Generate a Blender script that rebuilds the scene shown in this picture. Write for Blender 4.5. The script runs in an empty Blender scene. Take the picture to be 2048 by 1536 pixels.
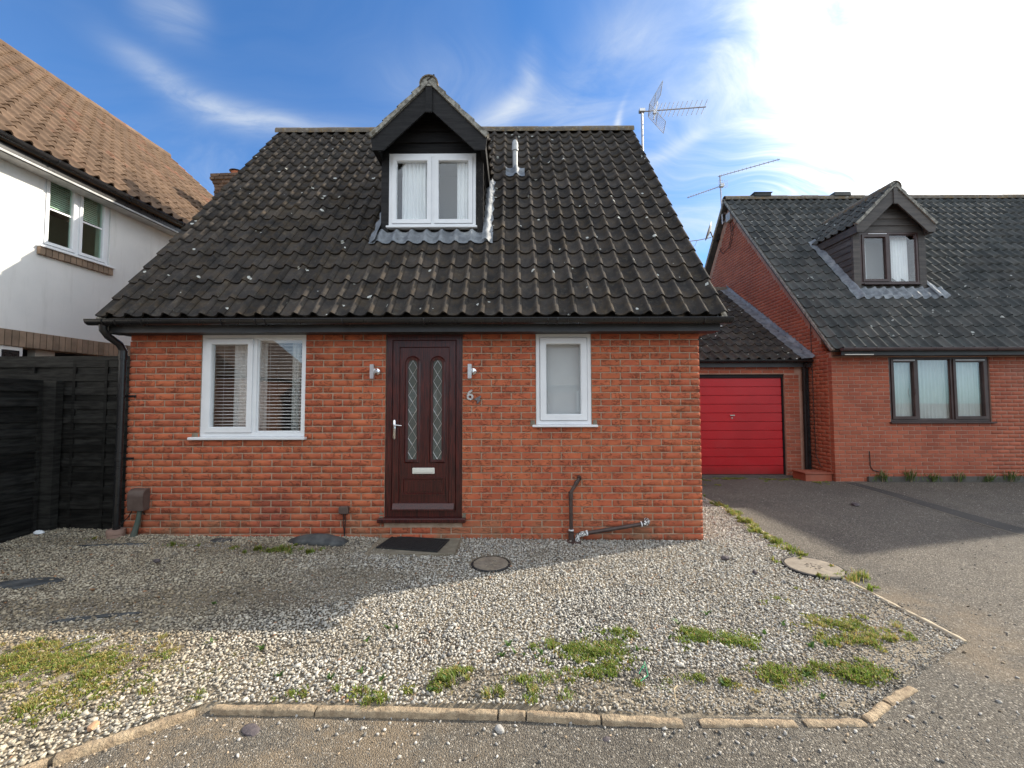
import bpy, math, random
import numpy as np
from mathutils import Matrix, Vector, Euler, noise
random.seed(7); rng = np.random.default_rng(7)
R = math.radians
S = bpy.context.scene
COL = S.collection

# ------------------------------------------------------------------ camera
cam = bpy.data.cameras.new('camera'); cam.sensor_width = 36.0; cam.lens = 14.42
cam.clip_start = 0.05; cam.clip_end = 2000
co = bpy.data.objects.new('camera', cam); COL.objects.link(co); S.camera = co
CAM = Vector((4.372, -4.6415, 1.542))
def cam_basis(p, y, r):
    sp, cp, sy, cy, sr, cr = math.sin(p), math.cos(p), math.sin(y), math.cos(y), math.sin(r), math.cos(r)
    f = Vector((sy*cp, cy*cp, sp)); ri = Vector((cy, -sy, 0)); up = ri.cross(f)
    return cr*ri+sr*up, cr*up-sr*ri, f
ri, up, fw = cam_basis(0.0443, -0.0042, -0.0025)
co.matrix_world = Matrix(((ri.x, up.x, -fw.x, CAM.x), (ri.y, up.y, -fw.y, CAM.y), (ri.z, up.z, -fw.z, CAM.z), (0, 0, 0, 1)))

# ------------------------------------------------------------------ light
SUN = Vector((1.49, 0.61, 1.0)).normalized()
SUN_EL = math.asin(SUN.z); SUN_AZ = math.atan2(SUN.x, SUN.y)
sl = bpy.data.lights.new('sun', 'SUN'); sl.energy = 4.9; sl.angle = R(0.5); sl.color = (1.0, 0.905, 0.76)
so = bpy.data.objects.new('sun', sl); COL.objects.link(so)
so.rotation_euler = SUN.to_track_quat('Z', 'Y').to_euler(); so.location = (20, 10, 15)
S.view_settings.view_transform = 'Standard'; S.view_settings.look = 'None'
S.view_settings.gamma = 1; S.view_settings.use_curve_mapping = False
S.view_settings.exposure = 0.60

class NT:
    def __init__(s, nt): s.t = nt; nt.nodes.clear()
    def n(s, typ, **kw):
        nd = s.t.nodes.new(typ)
        ins = kw.pop('ins', {})
        for k, v in kw.items(): setattr(nd, k, v)
        for k, v in ins.items():
            sk = nd.inputs[k]
            if isinstance(v, bpy.types.NodeSocket): s.t.links.new(v, sk)
            elif isinstance(v, bpy.types.Node): s.t.links.new(v.outputs[0], sk)
            else: sk.default_value = v
        return nd
    def m(s, op, a, b=0.0, c=0.0, clamp=False):
        return s.n('ShaderNodeMath', operation=op, use_clamp=clamp, ins={0: a, 1: b, 2: c}).outputs[0]
    def vm(s, op, a, b=(0, 0, 0)):
        nd = s.n('ShaderNodeVectorMath', operation=op, ins={0: a, 1: b})
        return nd.outputs[1] if op in ('DOT_PRODUCT', 'LENGTH', 'DISTANCE') else nd.outputs[0]
    def mix(s, f, a, b, mode='MIX'):
        nd = s.n('ShaderNodeMix', data_type='RGBA', blend_type=mode)
        for i, v in ((0, f), (6, a), (7, b)):
            if isinstance(v, bpy.types.NodeSocket): s.t.links.new(v, nd.inputs[i])
            else: nd.inputs[i].default_value = v if i == 0 or len(v) == 4 else (*v, 1)
        return nd.outputs[2]
    def ss(s, v, lo, hi):
        return s.n('ShaderNodeMapRange', interpolation_type='SMOOTHSTEP', ins={0: v, 1: lo, 2: hi}).outputs[0]
    def noise(s, vec, scale, detail=4, rough=0.55, dist=0.0):
        return s.n('ShaderNodeTexNoise', ins={'Vector': vec, 'Scale': scale, 'Detail': detail, 'Roughness': rough, 'Distortion': dist}).outputs[0]

W = bpy.data.worlds.new('World'); S.world = W; W.use_nodes = True
t = NT(W.node_tree)
sky = t.n('ShaderNodeTexSky', sky_type='NISHITA', sun_disc=False, sun_elevation=SUN_EL, sun_rotation=SUN_AZ, altitude=0, air_density=1.0, dust_density=0.4, ozone_density=3.0)
g = t.n('ShaderNodeTexCoord').outputs['Generated']
d = t.vm('NORMALIZE', g)
skyc = t.mix(1.0, sky.outputs[0], (0.50, 0.90, 1.25), 'MULTIPLY')
toward = t.vm('DOT_PRODUCT', d, tuple(SUN))
# cirrus: domain-warped streaky noise on the flattened dome
sep = t.n('ShaderNodeSeparateXYZ', ins={0: d})
h = t.m('ADD', t.m('MAXIMUM', sep.outputs[2], 0.0), 0.35)
px = t.m('DIVIDE', sep.outputs[0], h); py = t.m('DIVIDE', sep.outputs[1], h)
dome = t.n('ShaderNodeCombineXYZ', ins={0: px, 1: py, 2: 0.0}).outputs[0]
warp = t.n('ShaderNodeTexNoise', ins={'Vector': dome, 'Scale': 1.3, 'Detail': 3}).outputs[1]
dw = t.vm('ADD', dome, t.vm('MULTIPLY', t.vm('SUBTRACT', warp, (0.5, 0.5, 0.5)), (0.9, 0.9, 0.9)))
rot = t.n('ShaderNodeMapping', ins={'Vector': dw, 'Rotation': (0, 0, R(-22)), 'Scale': (0.8, 2.3, 1), 'Location': (0.3, 1.7, 0)}).outputs[0]
n1 = t.noise(rot, 1.5, 9, 0.62, 0.5)
n2 = t.noise(dome, 0.9, 3, 0.5, 0.2)
fil = t.noise(rot, 3.2, 7, 0.62, 0.9)
w1 = t.m('MULTIPLY', t.ss(n1, 0.50, 0.80), t.ss(n2, 0.42, 0.66))
near = t.ss(toward, 0.60, 0.92)
near2 = t.ss(t.m('ADD', toward, t.m('MULTIPLY', t.m('SUBTRACT', n1, 0.5), 0.36)), 0.83, 0.955)
cl = t.m('ADD', t.m('MULTIPLY', w1, 0.75), t.m('MULTIPLY', t.m('MULTIPLY', near, t.ss(n1, 0.32, 0.74)), 0.62))
def wisp(az0, el0, az1, el1, wid, amt, bend=0.0):
    """a streak of cirrus between two directions (azimuth from +y towards +x, elevation)"""
    D = lambda a, e: Vector((math.sin(R(a))*math.cos(R(e)), math.cos(R(a))*math.cos(R(e)), math.sin(R(e))))
    a, b = D(az0, el0), D(az1, el1); c = (a+b).normalized(); T = (b-a); L = T.length/2; T.normalize(); N = c.cross(T).normalized()
    dd = t.vm('ADD', d, t.vm('MULTIPLY', t.vm('SUBTRACT', warp, (0.5, 0.5, 0.5)), (0.10, 0.10, 0.10)))
    u = t.m('DIVIDE', t.m('SUBTRACT', t.vm('DOT_PRODUCT', dd, tuple(T)), T.dot(c)), L)
    v = t.m('SUBTRACT', t.vm('DOT_PRODUCT', dd, tuple(N)), N.dot(c))
    v = t.m('DIVIDE', t.m('ADD', v, t.m('MULTIPLY', t.m('MULTIPLY', u, u), bend)), wid)
    r2 = t.m('ADD', t.m('POWER', t.m('ABSOLUTE', u), 3.0), t.m('MULTIPLY', v, v))
    front = t.ss(t.vm('DOT_PRODUCT', d, tuple(c)), 0.3, 0.6)
    e = t.m('MULTIPLY', t.m('EXPONENT', t.m('MULTIPLY', r2, -1.5)), front)
    return t.m('MULTIPLY', t.m('MULTIPLY', e, amt), t.ss(fil, 0.12, 0.85))
for a in [(-46, 31.5, -30, 30, .030, .75, .03), (-33, 31, -20, 32.5, .022, .5, .01), (-31, 27.5, -27, 24, .016, .42, 0), (-45, 36.5, -38, 38, .035, .5, 0), (-20, 37, 0, 39, .07, .30, 0), (2, 31, 15, 40, .09, .50, 0),
          (-14, 32, 6, 38, .030, .55, -.02), (-3, 34, 5, 41, .030, .7, .02), (-9, 34.5, 1, 31.5, .016, .5, .02), (-8, 31, -1, 33, .012, .4, 0), (6, 29, 7.5, 27, .02, .5, 0), (13, 35, 17, 29, .012, .85, .05),
          (17, 29.5, 27, 32, .016, .6, 0), (10, 42, 24, 40, .05, .6, 0), (18, 24, 24, 17, .05, .45, 0)]:
    cl = t.m('ADD', cl, wisp(*a))
# unseen bright cloud added behind the camera to lift the shaded fronts
fill_cloud = t.m('MULTIPLY', t.ss(t.m('MULTIPLY', sep.outputs[1], -1.0), -0.15, 0.55), t.ss(n2, 0.25, 0.50))
cl = t.m('ADD', cl, t.m('MULTIPLY', fill_cloud, 0.85))
cl = t.m('ADD', cl, t.m('MULTIPLY', t.ss(t.noise(rot, 0.8, 6, 0.6, 0.4), 0.35, 0.75), 0.10))
cl = t.m('ADD', cl, t.m('MULTIPLY', near2, 0.80))
cl = t.m('MINIMUM', cl, 1.0)
cov = t.m('MULTIPLY', cl, t.ss(sep.outputs[2], -0.02, 0.15))
bright = t.m('ADD', t.m('ADD', 5.0, t.m('MULTIPLY', fill_cloud, 5.0)), t.m('MULTIPLY', t.m('POWER', t.m('MAXIMUM', toward, 0.0), 13.0), 18.0))  # cloud behind the camera brightened further as added fill light
tint = t.mix(near2, (0.93, 1.0, 1.06), (1.0, 1.0, 0.985))
cloudc = t.vm('SCALE', tint); cloudc.node.inputs['Scale'].default_value = 1
t.t.links.new(bright, cloudc.node.inputs['Scale'])
glow = t.n('ShaderNodeVectorMath', operation='SCALE', ins={0: (1.0, 0.98, 0.93), 'Scale': t.m('MULTIPLY', t.m('POWER', t.m('MAXIMUM', toward, 0.0), 40.0), 14.0)}).outputs[0]
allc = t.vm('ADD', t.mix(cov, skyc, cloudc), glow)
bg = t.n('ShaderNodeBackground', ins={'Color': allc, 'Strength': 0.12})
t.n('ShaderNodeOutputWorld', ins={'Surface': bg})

# ------------------------------------------------------------------ materials
MATS = {}
def mat(name, c1, c2=None, scale=6.0, rough=0.8, bump=0.0, bscale=60.0, rnd=None, ramt=0.0, metal=0.0, spec=0.5, extra=None, dist=0.0, stretch=None, c3=None, fine=0.0):
    m = bpy.data.materials.new(name); m.use_nodes = True
    q = NT(m.node_tree); MATS[name] = m
    pos = q.n('ShaderNodeNewGeometry').outputs['Position']
    v = pos
    if stretch: v = q.vm('MULTIPLY', pos, stretch)
    c = (*c1, 1)
    colr = None
    if c2 is not None:
        colr = q.mix(q.ss(q.noise(v, scale, 5, 0.6, dist), 0.34, 0.66), c1, c2)
    else:
        rgb = q.n('ShaderNodeRGB'); rgb.outputs[0].default_value = c; colr = rgb.outputs[0]
    if c3 is not None:
        colr = q.mix(q.ss(q.noise(v, scale*0.31, 4, 0.6, 0.3), 0.55, 0.72), colr, c3)
    if rnd:
        r = q.n('ShaderNodeObjectInfo').outputs['Random'] if rnd == 'obj' else q.n('ShaderNodeAttribute', attribute_name='rnd').outputs['Fac']
        f = q.m('ADD', q.m('MULTIPLY', q.m('SUBTRACT', r, 0.5), 2*ramt), 1.0)
        colr = q.n('ShaderNodeVectorMath', operation='SCALE', ins={0: colr, 'Scale': f}).outputs[0]
    if fine:
        f = q.m('ADD', q.m('MULTIPLY', q.m('SUBTRACT', q.noise(pos, 240, 2), 0.5), fine), 1.0)
        colr = q.n('ShaderNodeVectorMath', operation='SCALE', ins={0: colr, 'Scale': f}).outputs[0]
    hgt = q.noise(v, bscale, 4, 0.65) if bump else None
    rg = q.m('ADD', rough, q.m('MULTIPLY', q.m('SUBTRACT', q.noise(pos, scale*2.7+3, 3), 0.5), 0.25 if rough > .5 else .06), clamp=True)
    p = q.n('ShaderNodeBsdfPrincipled', ins={'Roughness': rg, 'Metallic': metal, 'Specular IOR Level': spec})
    if extra: colr, hgt, bump = extra(q, pos, colr, hgt, bump, p)
    q.t.links.new(colr, p.inputs['Base Color'])
    if bump:
        b = q.n('ShaderNodeBump', ins={'Strength': 1.0, 'Distance': bump, 'Height': hgt})
        q.t.links.new(b.outputs[0], p.inputs['Normal'])
    q.n('ShaderNodeOutputMaterial', ins={'Surface': p})
    return m

def brick_extra(q, pos, c, hgt, bump, p):
    sp = q.n('ShaderNodeSeparateXYZ', ins={0: pos})
    # creased (folded) faces of a stock brick: warped ridges
    w = q.n('ShaderNodeTexNoise', ins={'Vector': pos, 'Scale': 9.0, 'Detail': 2}).outputs[1]
    v = q.vm('ADD', q.vm('MULTIPLY', pos, (1, 1, 1.9)), q.vm('MULTIPLY', w, (.16, .16, .16)))
    r1 = q.m('ABSOLUTE', q.m('SUBTRACT', q.noise(v, 14, 2, 0.5, 0.9), 0.5))
    crease = q.m('SUBTRACT', 1.0, q.ss(r1, 0.0, 0.050))
    crease = q.m('MULTIPLY', crease, q.ss(q.noise(pos, 8, 2), 0.44, 0.56))
    c = q.mix(q.m('MULTIPLY', crease, 0.50), c, (0.045, 0.014, 0.008))
    # weathering: grime and lime low on the wall
    low = q.m('MULTIPLY', q.m('SUBTRACT', 1.0, q.ss(sp.outputs[2], 0.0, 0.42)), q.ss(q.noise(pos, 3.2, 5, 0.7), 0.36, 0.70))
    c = q.mix(q.m('MULTIPLY', low, 0.75), c, (0.17, 0.125, 0.075))
    lime = q.ss(q.noise(pos, 21, 5, 0.75), 0.66, 0.74)
    c = q.mix(q.m('MULTIPLY', lime, 0.45), c, (0.42, 0.27, 0.18))
    hh = q.m('SUBTRACT', q.m('MULTIPLY', hgt, 0.6), q.m('MULTIPLY', crease, 1.4))
    return c, hh, bump

def lichen_extra(moss=0.0, spots=0.85):
    def f(q, pos, c, hgt, bump, p):
        vo = q.n('ShaderNodeTexVoronoi', ins={'Vector': q.vm('ADD', pos, q.vm('MULTIPLY', q.n('ShaderNodeTexNoise', ins={'Vector': pos, 'Scale': 30.0}).outputs[1], (.03, .03, .03))), 'Scale': 8.0, 'Randomness': 1.0})
        r = q.n('ShaderNodeSeparateColor', ins={0: vo.outputs['Color']})
        thr = q.m('MULTIPLY', q.m('POWER', r.outputs[0], 6.0), 0.24)
        sp = q.m('MULTIPLY', q.m('SUBTRACT', 1.0, q.ss(q.m('SUBTRACT', vo.outputs['Distance'], thr), -0.02, 0.02)), q.ss(r.outputs[0], 0.76, 0.78))
        c = q.mix(q.m('MULTIPLY', sp, spots), c, (0.62, 0.62, 0.56))
        soft = q.ss(q.noise(pos, 26, 5, 0.75), 0.60, 0.72)
        c = q.mix(q.m('MULTIPLY', soft, 0.28), c, (0.20, 0.19, 0.165))
        dk = q.ss(q.noise(pos, 38, 3, 0.7), 0.64, 0.70)
        c = q.mix(q.m('MULTIPLY', dk, 0.5), c, (0.012, 0.011, 0.010))
        if moss:
            ms = q.ss(q.noise(pos, 7, 6, 0.75), 0.45, 0.65)
            c = q.mix(q.m('MULTIPLY', ms, moss), c, (0.20, 0.12, 0.035))
            ms2 = q.ss(q.noise(pos, 17, 6, 0.75), 0.52, 0.64)
            c = q.mix(q.m('MULTIPLY', ms2, moss*0.7), c, (0.33, 0.30, 0.22))
        return c, hgt, bump
    return f

for sfx, rn in (('', 'obj'), ('_mass', 'attr')):
    mat('red_brick'+sfx, (0.40, 0.092, 0.042), (0.48, 0.130, 0.054), 3.2, 0.9, 0.004, 95, rnd=rn, ramt=0.12, extra=brick_extra, c3=(0.34, 0.080, 0.042))
    mat('far_brick'+sfx, (0.30, 0.078, 0.042), (0.38, 0.105, 0.054), 2.3, 0.9, 0.0015, 120, rnd=rn, ramt=0.14, c3=(0.33, 0.12, 0.078))
    mat('dark_tile'+sfx, (0.031, 0.028, 0.026), (0.056, 0.047, 0.040), 5.0, 0.93, 0.0022, 150, rnd=rn, ramt=0.28, spec=0.18, c3=(0.066, 0.053, 0.041), extra=lichen_extra(0.12))
    mat('slate_tile'+sfx, (0.050, 0.053, 0.050), (0.085, 0.082, 0.074), 3.0, 0.85, 0.0015, 120, rnd=rn, ramt=0.25, spec=0.3, extra=lichen_extra(0, 0.6))
    mat('brown_tile'+sfx, (0.118, 0.076, 0.049), (0.168, 0.110, 0.072), 4.0, 0.95, 0.001, 100, rnd=rn, ramt=0.18, spec=0.2, c3=(0.20, 0.10, 0.065))
mat('buff_brick', (0.22, 0.155, 0.105), (0.30, 0.21, 0.145), 6, 0.9, 0.001, 100, rnd='obj', ramt=0.2)
mat('chimney_brick', (0.10, 0.065, 0.045), (0.17, 0.11, 0.075), 12, 0.95, 0.001, 100, rnd='obj', ramt=0.25)
mat('ridge', (0.12, 0.10, 0.08), (0.16, 0.135, 0.11), 9, 0.95, 0.002, 90, rnd='obj', ramt=0.15, extra=lichen_extra(0.75, 0.3))
mat('verge_mortar', (0.15, 0.14, 0.12), (0.36, 0.34, 0.29), 22, 0.95, 0.006, 45, c3=(0.10, 0.085, 0.06))
mat('mortar', (0.33, 0.235, 0.165), (0.46, 0.345, 0.25), 10, 0.95, 0.002, 160)
mat('far_mortar', (0.34, 0.19, 0.135), (0.44, 0.27, 0.20), 6, 0.95)
def render_extra(q, pos, c, hgt, bump, p):
    st = q.ss(q.noise(q.vm('MULTIPLY', pos, (1, 3.0, .35)), 3.0, 5, 0.65), 0.50, 0.75)
    return q.mix(q.m('MULTIPLY', st, 0.32), c, (0.48, 0.47, 0.43)), hgt, bump
mat('white_render', (0.74, 0.73, 0.70), (0.68, 0.675, 0.65), 1.2, 0.9, 0.0015, 180, extra=render_extra)
mat('upvc', (0.80, 0.81, 0.82), (0.74, 0.75, 0.76), 3, 0.35)
mat('black_plastic', (0.012, 0.012, 0.013), (0.018, 0.018, 0.019), 5, 0.28)
mat('grey_pvc', (0.45, 0.45, 0.44), (0.32, 0.32, 0.31), 8, 0.5)
mat('black_board', (0.011, 0.0105, 0.011), (0.022, 0.021, 0.021), 7, 0.6, 0.0012, 40, stretch=(0.4, 1, 5), rnd='obj', ramt=0.3, spec=0.15)
def chipped(q, pos, c, hgt, bump, p):
    n = q.ss(q.noise(q.vm('MULTIPLY', pos, (3, 1, 1)), 28, 5, 0.8), 0.60, 0.66)
    return q.mix(q.m('MULTIPLY', n, 0.5), c, (0.30, 0.26, 0.22)), hgt, bump
mat('chipped_board', (0.009, 0.008, 0.008), (0.020, 0.018, 0.017), 7, 0.65, 0.001, 60, spec=0.15, extra=chipped)
mat('brown_board', (0.060, 0.052, 0.048), (0.098, 0.085, 0.075), 5, 0.7, 0.001, 60, stretch=(0.4, 1, 5), rnd='obj', ramt=0.2)
mat('fascia', (0.020, 0.022, 0.024), (0.034, 0.036, 0.038), 3, 0.5)
mat('brown_frame', (0.040, 0.020, 0.017), (0.060, 0.034, 0.030), 5, 0.4)
mat('brown_gutter', (0.075, 0.055, 0.058), (0.10, 0.075, 0.075), 4, 0.4)
def grain(q, pos, c, hgt, bump, p):
    n = q.noise(q.vm('MULTIPLY', pos, (90, 90, 2.2)), 2.0, 3, 0.6, 0.6)
    return q.mix(q.ss(n, 0.38, 0.62), c, (0.014, 0.0035, 0.0035)), n, 0.0006
mat('rosewood', (0.078, 0.013, 0.010), (0.10, 0.017, 0.012), 4, 0.33, 0.0006, 60, extra=grain)
mat('chrome', (0.80, 0.80, 0.80), None, rough=0.12, metal=1.0)
mat('steel', (0.62, 0.61, 0.60), (0.52, 0.51, 0.50), 30, 0.32, metal=0.9)
mat('alu', (0.50, 0.49, 0.50), (0.36, 0.34, 0.36), 20, 0.5, metal=0.55)
mat('lead', (0.13, 0.14, 0.152), (0.23, 0.245, 0.26), 9, 0.6, 0.006, 20, metal=0.1, c3=(0.30, 0.315, 0.32))
mat('cream', (0.72, 0.70, 0.62), None, rough=0.4)
def garage_grime(q, pos, c, hgt, bump, p):
    sp = q.n('ShaderNodeSeparateXYZ', ins={0: pos}); n = q.noise(q.vm('MULTIPLY', pos, (1, 1, .4)), 5, 5, 0.7)
    k = q.m('MULTIPLY', q.m('SUBTRACT', 1.0, q.ss(q.m('ADD', sp.outputs[2], q.m('MULTIPLY', n, .25)), 0.12, 0.42)), 0.55)
    c = q.mix(k, c, (0.16, 0.035, 0.028))
    c = q.mix(q.m('MULTIPLY', q.ss(q.noise(pos, 1.4, 4, 0.6), 0.45, 0.7), 0.25), c, (0.42, 0.045, 0.05))
    return c, hgt, bump
mat('red_metal', (0.49, 0.009, 0.015), (0.43, 0.008, 0.013), 1.6, 0.34, 0.006, 1.6, extra=garage_grime)
mat('pipe_brown', (0.050, 0.030, 0.026), (0.075, 0.05, 0.042), 12, 0.45)
def peel(q, pos, c, hgt, bump, p):
    n = q.ss(q.noise(pos, 55, 3, 0.7), 0.50, 0.53)
    return q.mix(n, c, (0.75, 0.74, 0.71)), hgt, bump
mat('pipe_peeling', (0.045, 0.028, 0.024), (0.07, 0.05, 0.042), 12, 0.45, extra=peel)
mat('box_brown', (0.085, 0.055, 0.045), (0.115, 0.08, 0.065), 14, 0.6)
mat('terracotta', (0.34, 0.22, 0.17), (0.26, 0.17, 0.13), 8, 0.85)
mat('pot_clay', (0.46, 0.17, 0.09), (0.36, 0.13, 0.07), 8, 0.85)
mat('green_duct', (0.055, 0.085, 0.065), (0.10, 0.11, 0.09), 10, 0.6)
mat('fence_wood', (0.010, 0.0095, 0.009), (0.026, 0.0255, 0.023), 4, 0.6, 0.002, 30, stretch=(1.2, 1.2, 9), rnd='obj', ramt=0.4, spec=0.12)
mat('slab', (0.17, 0.145, 0.105), (0.25, 0.22, 0.165), 7, 0.95, 0.002, 120, c3=(0.11, 0.095, 0.065))
mat('rubber', (0.010, 0.010, 0.011), (0.02, 0.02, 0.02), 20, 0.7, 0.002, 200)
def iron_extra(q, pos, c, hgt, bump, p):
    n = q.ss(q.noise(pos, 14, 5, 0.7), 0.50, 0.65)
    return q.mix(q.m('MULTIPLY', n, 0.7), c, (0.28, 0.235, 0.17)), hgt, bump
mat('cover_metal', (0.17, 0.14, 0.105), (0.23, 0.195, 0.15), 9, 0.8, 0.0015, 150, extra=iron_extra)
mat('membrane', (0.035, 0.038, 0.040), (0.085, 0.088, 0.086), 7, 0.7, 0.002, 60)
mat('kerb_concrete', (0.26, 0.19, 0.12), (0.42, 0.32, 0.205), 20, 0.95, 0.014, 50, c3=(0.16, 0.125, 0.08), fine=1.2)
mat('old_timber', (0.52, 0.43, 0.30), (0.38, 0.31, 0.21), 14, 0.9, 0.003, 40)
mat('interior', (0.34, 0.33, 0.31), None, rough=0.9)
mat('pale_interior', (0.50, 0.58, 0.50), None, rough=0.9)
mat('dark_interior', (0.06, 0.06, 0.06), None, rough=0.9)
mat('curtain', (0.88, 0.89, 0.88), (0.83, 0.84, 0.84), 4, 0.9)
mat('net_curtain', (0.74, 0.76, 0.73), (0.66, 0.68, 0.66), 2, 0.9)
mat('roller_blind', (0.60, 0.62, 0.63), (0.56, 0.58, 0.59), 2, 0.85)
mat('blind_slat', (0.82, 0.79, 0.76), None, rough=0.5)
mat('paper', (0.75, 0.77, 0.78), None, rough=0.6)
mat('dark_stone', (0.055, 0.045, 0.05), (0.11, 0.09, 0.09), 20, 0.85, 0.003, 60)
mat('pale_stone', (0.45, 0.43, 0.39), (0.32, 0.30, 0.27), 20, 0.85, 0.003, 60)
mat('tan_stone', (0.50, 0.30, 0.16), (0.42, 0.25, 0.14), 20, 0.85, 0.002, 60)
mat('green_twine', (0.02, 0.32, 0.14), None, rough=0.5)
mat('dry_stem', (0.42, 0.33, 0.2), None, rough=0.9)
mat('cable', (0.01, 0.01, 0.01), None, rough=0.5)
mat('concrete_band', (0.075, 0.070, 0.062), (0.11, 0.10, 0.088), 5, 0.95, 0.002, 80)
mat('cast_numeral', (0.62, 0.60, 0.58), (0.30, 0.28, 0.27), 45, 0.5, metal=0.3)
mat('dark_numeral', (0.11, 0.10, 0.11), (0.20, 0.19, 0.19), 45, 0.5, metal=0.3)

def glass_mat(name, tint=(0.92, 0.95, 0.94), refl=1.0, body=None, bodyamt=0.0):
    m = bpy.data.materials.new(name); m.use_nodes = True; q = NT(m.node_tree); MATS[name] = m
    ge = q.n('ShaderNodeNewGeometry'); cs = q.m('ABSOLUTE', q.vm('DOT_PRODUCT', ge.outputs['Normal'], ge.outputs['Incoming']))
    f = q.m('MULTIPLY', q.m('ADD', 0.05, q.m('MULTIPLY', q.m('POWER', q.m('SUBTRACT', 1.0, cs), 5.0), 0.95)), refl, clamp=True)
    tr = q.n('ShaderNodeBsdfTransparent', ins={'Color': (*tint, 1)})
    gl = q.n('ShaderNodeBsdfGlossy', ins={'Roughness': 0.01, 'Color': (0.95, 0.95, 0.95, 1)})
    base = tr
    if body:
        df = q.n('ShaderNodeBsdfDiffuse', ins={'Color': (*body, 1)})
        base = q.n('ShaderNodeMixShader', ins={0: bodyamt, 1: tr, 2: df})
    mx = q.n('ShaderNodeMixShader', ins={0: f, 1: base, 2: gl})
    q.n('ShaderNodeOutputMaterial', ins={'Surface': mx})
glass_mat('glass', (0.97, 0.98, 0.98), 1.25); glass_mat('glass_side', (0.88, 0.98, 0.92), 1.0); glass_mat('glass_far', (0.9, 0.92, 0.92), 1.9)
glass_mat('obscure_glass', (0.5, 0.52, 0.5), 0.9, (0.14, 0.155, 0.14), 0.65)

# ground materials
def tarmac_extra(q, pos, c, hgt, bump, p):
    vo = q.n('ShaderNodeTexVoronoi', ins={'Vector': pos, 'Scale': 135.0})
    r = q.n('ShaderNodeSeparateColor', ins={0: vo.outputs['Color']})
    c = q.mix(q.ss(r.outputs[0], 0.35, 0.95), c, (0.190, 0.168, 0.132))
    c = q.mix(q.ss(r.outputs[1], 0.88, 0.92), c, (0.36, 0.32, 0.26))
    c = q.mix(q.m('MULTIPLY', q.ss(r.outputs[2], 0.80, 0.84), 0.6), c, (0.035, 0.032, 0.028))
    st = q.ss(q.noise(pos, 0.55, 6, 0.72, 0.6), 0.42, 0.66)
    c = q.mix(q.m('MULTIPLY', st, 0.35), c, (0.062, 0.054, 0.045))
    ck = q.m('ABSOLUTE', q.m('SUBTRACT', q.noise(pos, 1.1, 5, 0.75, 0.8), 0.5))
    c = q.mix(q.m('MULTIPLY', q.m('SUBTRACT', 1.0, q.ss(ck, 0.0, 0.006)), 0.35), c, (0.03, 0.027, 0.024))
    sp = q.n('ShaderNodeSeparateXYZ', ins={0: pos})
    # sandy silt washed along the kerb and round the end of the edging
    k = q.m('MULTIPLY', q.ss(sp.outputs[1], -3.15, -2.6), q.m('SUBTRACT', 1.0, q.ss(sp.outputs[0], 3.6, 4.6)))
    dx = q.m('DIVIDE', q.m('SUBTRACT', sp.outputs[0], 7.35), 0.55); dy = q.m('DIVIDE', q.m('ADD', sp.outputs[1], 1.8), 0.8)
    k2 = q.m('SUBTRACT', 1.0, q.ss(q.m('ADD', q.m('MULTIPLY', dx, dx), q.m('MULTIPLY', dy, dy)), 0.2, 1.3))
    k = q.m('MAXIMUM', q.m('MULTIPLY', k, 0.8), q.m('MULTIPLY', k2, 0.55))
    k = q.m('MULTIPLY', k, q.ss(q.noise(pos, 3.5, 5, 0.7, 0.3), 0.34, 0.62))
    c = q.mix(q.m('MULTIPLY', k, 0.75), c, (0.26, 0.19, 0.115))
    hh = q.m('ADD', q.m('MULTIPLY', q.m('SUBTRACT', 1.0, vo.outputs['Distance']), 0.8), q.m('MULTIPLY', r.outputs[0], 0.6))
    return c, hh, bump
mat('tarmac', (0.086, 0.073, 0.057), (0.124, 0.105, 0.080), 1.3, 0.93, 0.008, 60, extra=tarmac_extra, c3=(0.085, 0.075, 0.062))
mat('shaded_joint_tarmac', (0.040, 0.037, 0.033), (0.058, 0.053, 0.046), 1.3, 0.93, 0.004, 60)  # tarmac joint, base colour darker to stand in for the shadow strip
def soil_extra(q, pos, c, hgt, bump, p):
    vo = q.n('ShaderNodeTexVoronoi', ins={'Vector': pos, 'Scale': 70.0})
    r = q.n('ShaderNodeSeparateColor', ins={0: vo.outputs['Color']})
    c = q.mix(q.ss(r.outputs[0], 0.55, 1.0), c, (0.30, 0.25, 0.18))
    return c, q.m('ADD', hgt, q.m('MULTIPLY', vo.outputs['Distance'], -0.5)), bump
mat('soil', (0.150, 0.120, 0.082), (0.225, 0.185, 0.130), 3.0, 0.95, 0.006, 70, extra=soil_extra)
mat('verge_ground', (0.10, 0.09, 0.07), (0.14, 0.12, 0.09), 0.4, 0.95)
mat('opposite_brick', (0.15, 0.075, 0.05), (0.20, 0.10, 0.07), 2, 0.9)
mat('opposite_roof', (0.10, 0.07, 0.055), (0.14, 0.10, 0.08), 2, 0.9)
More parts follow.
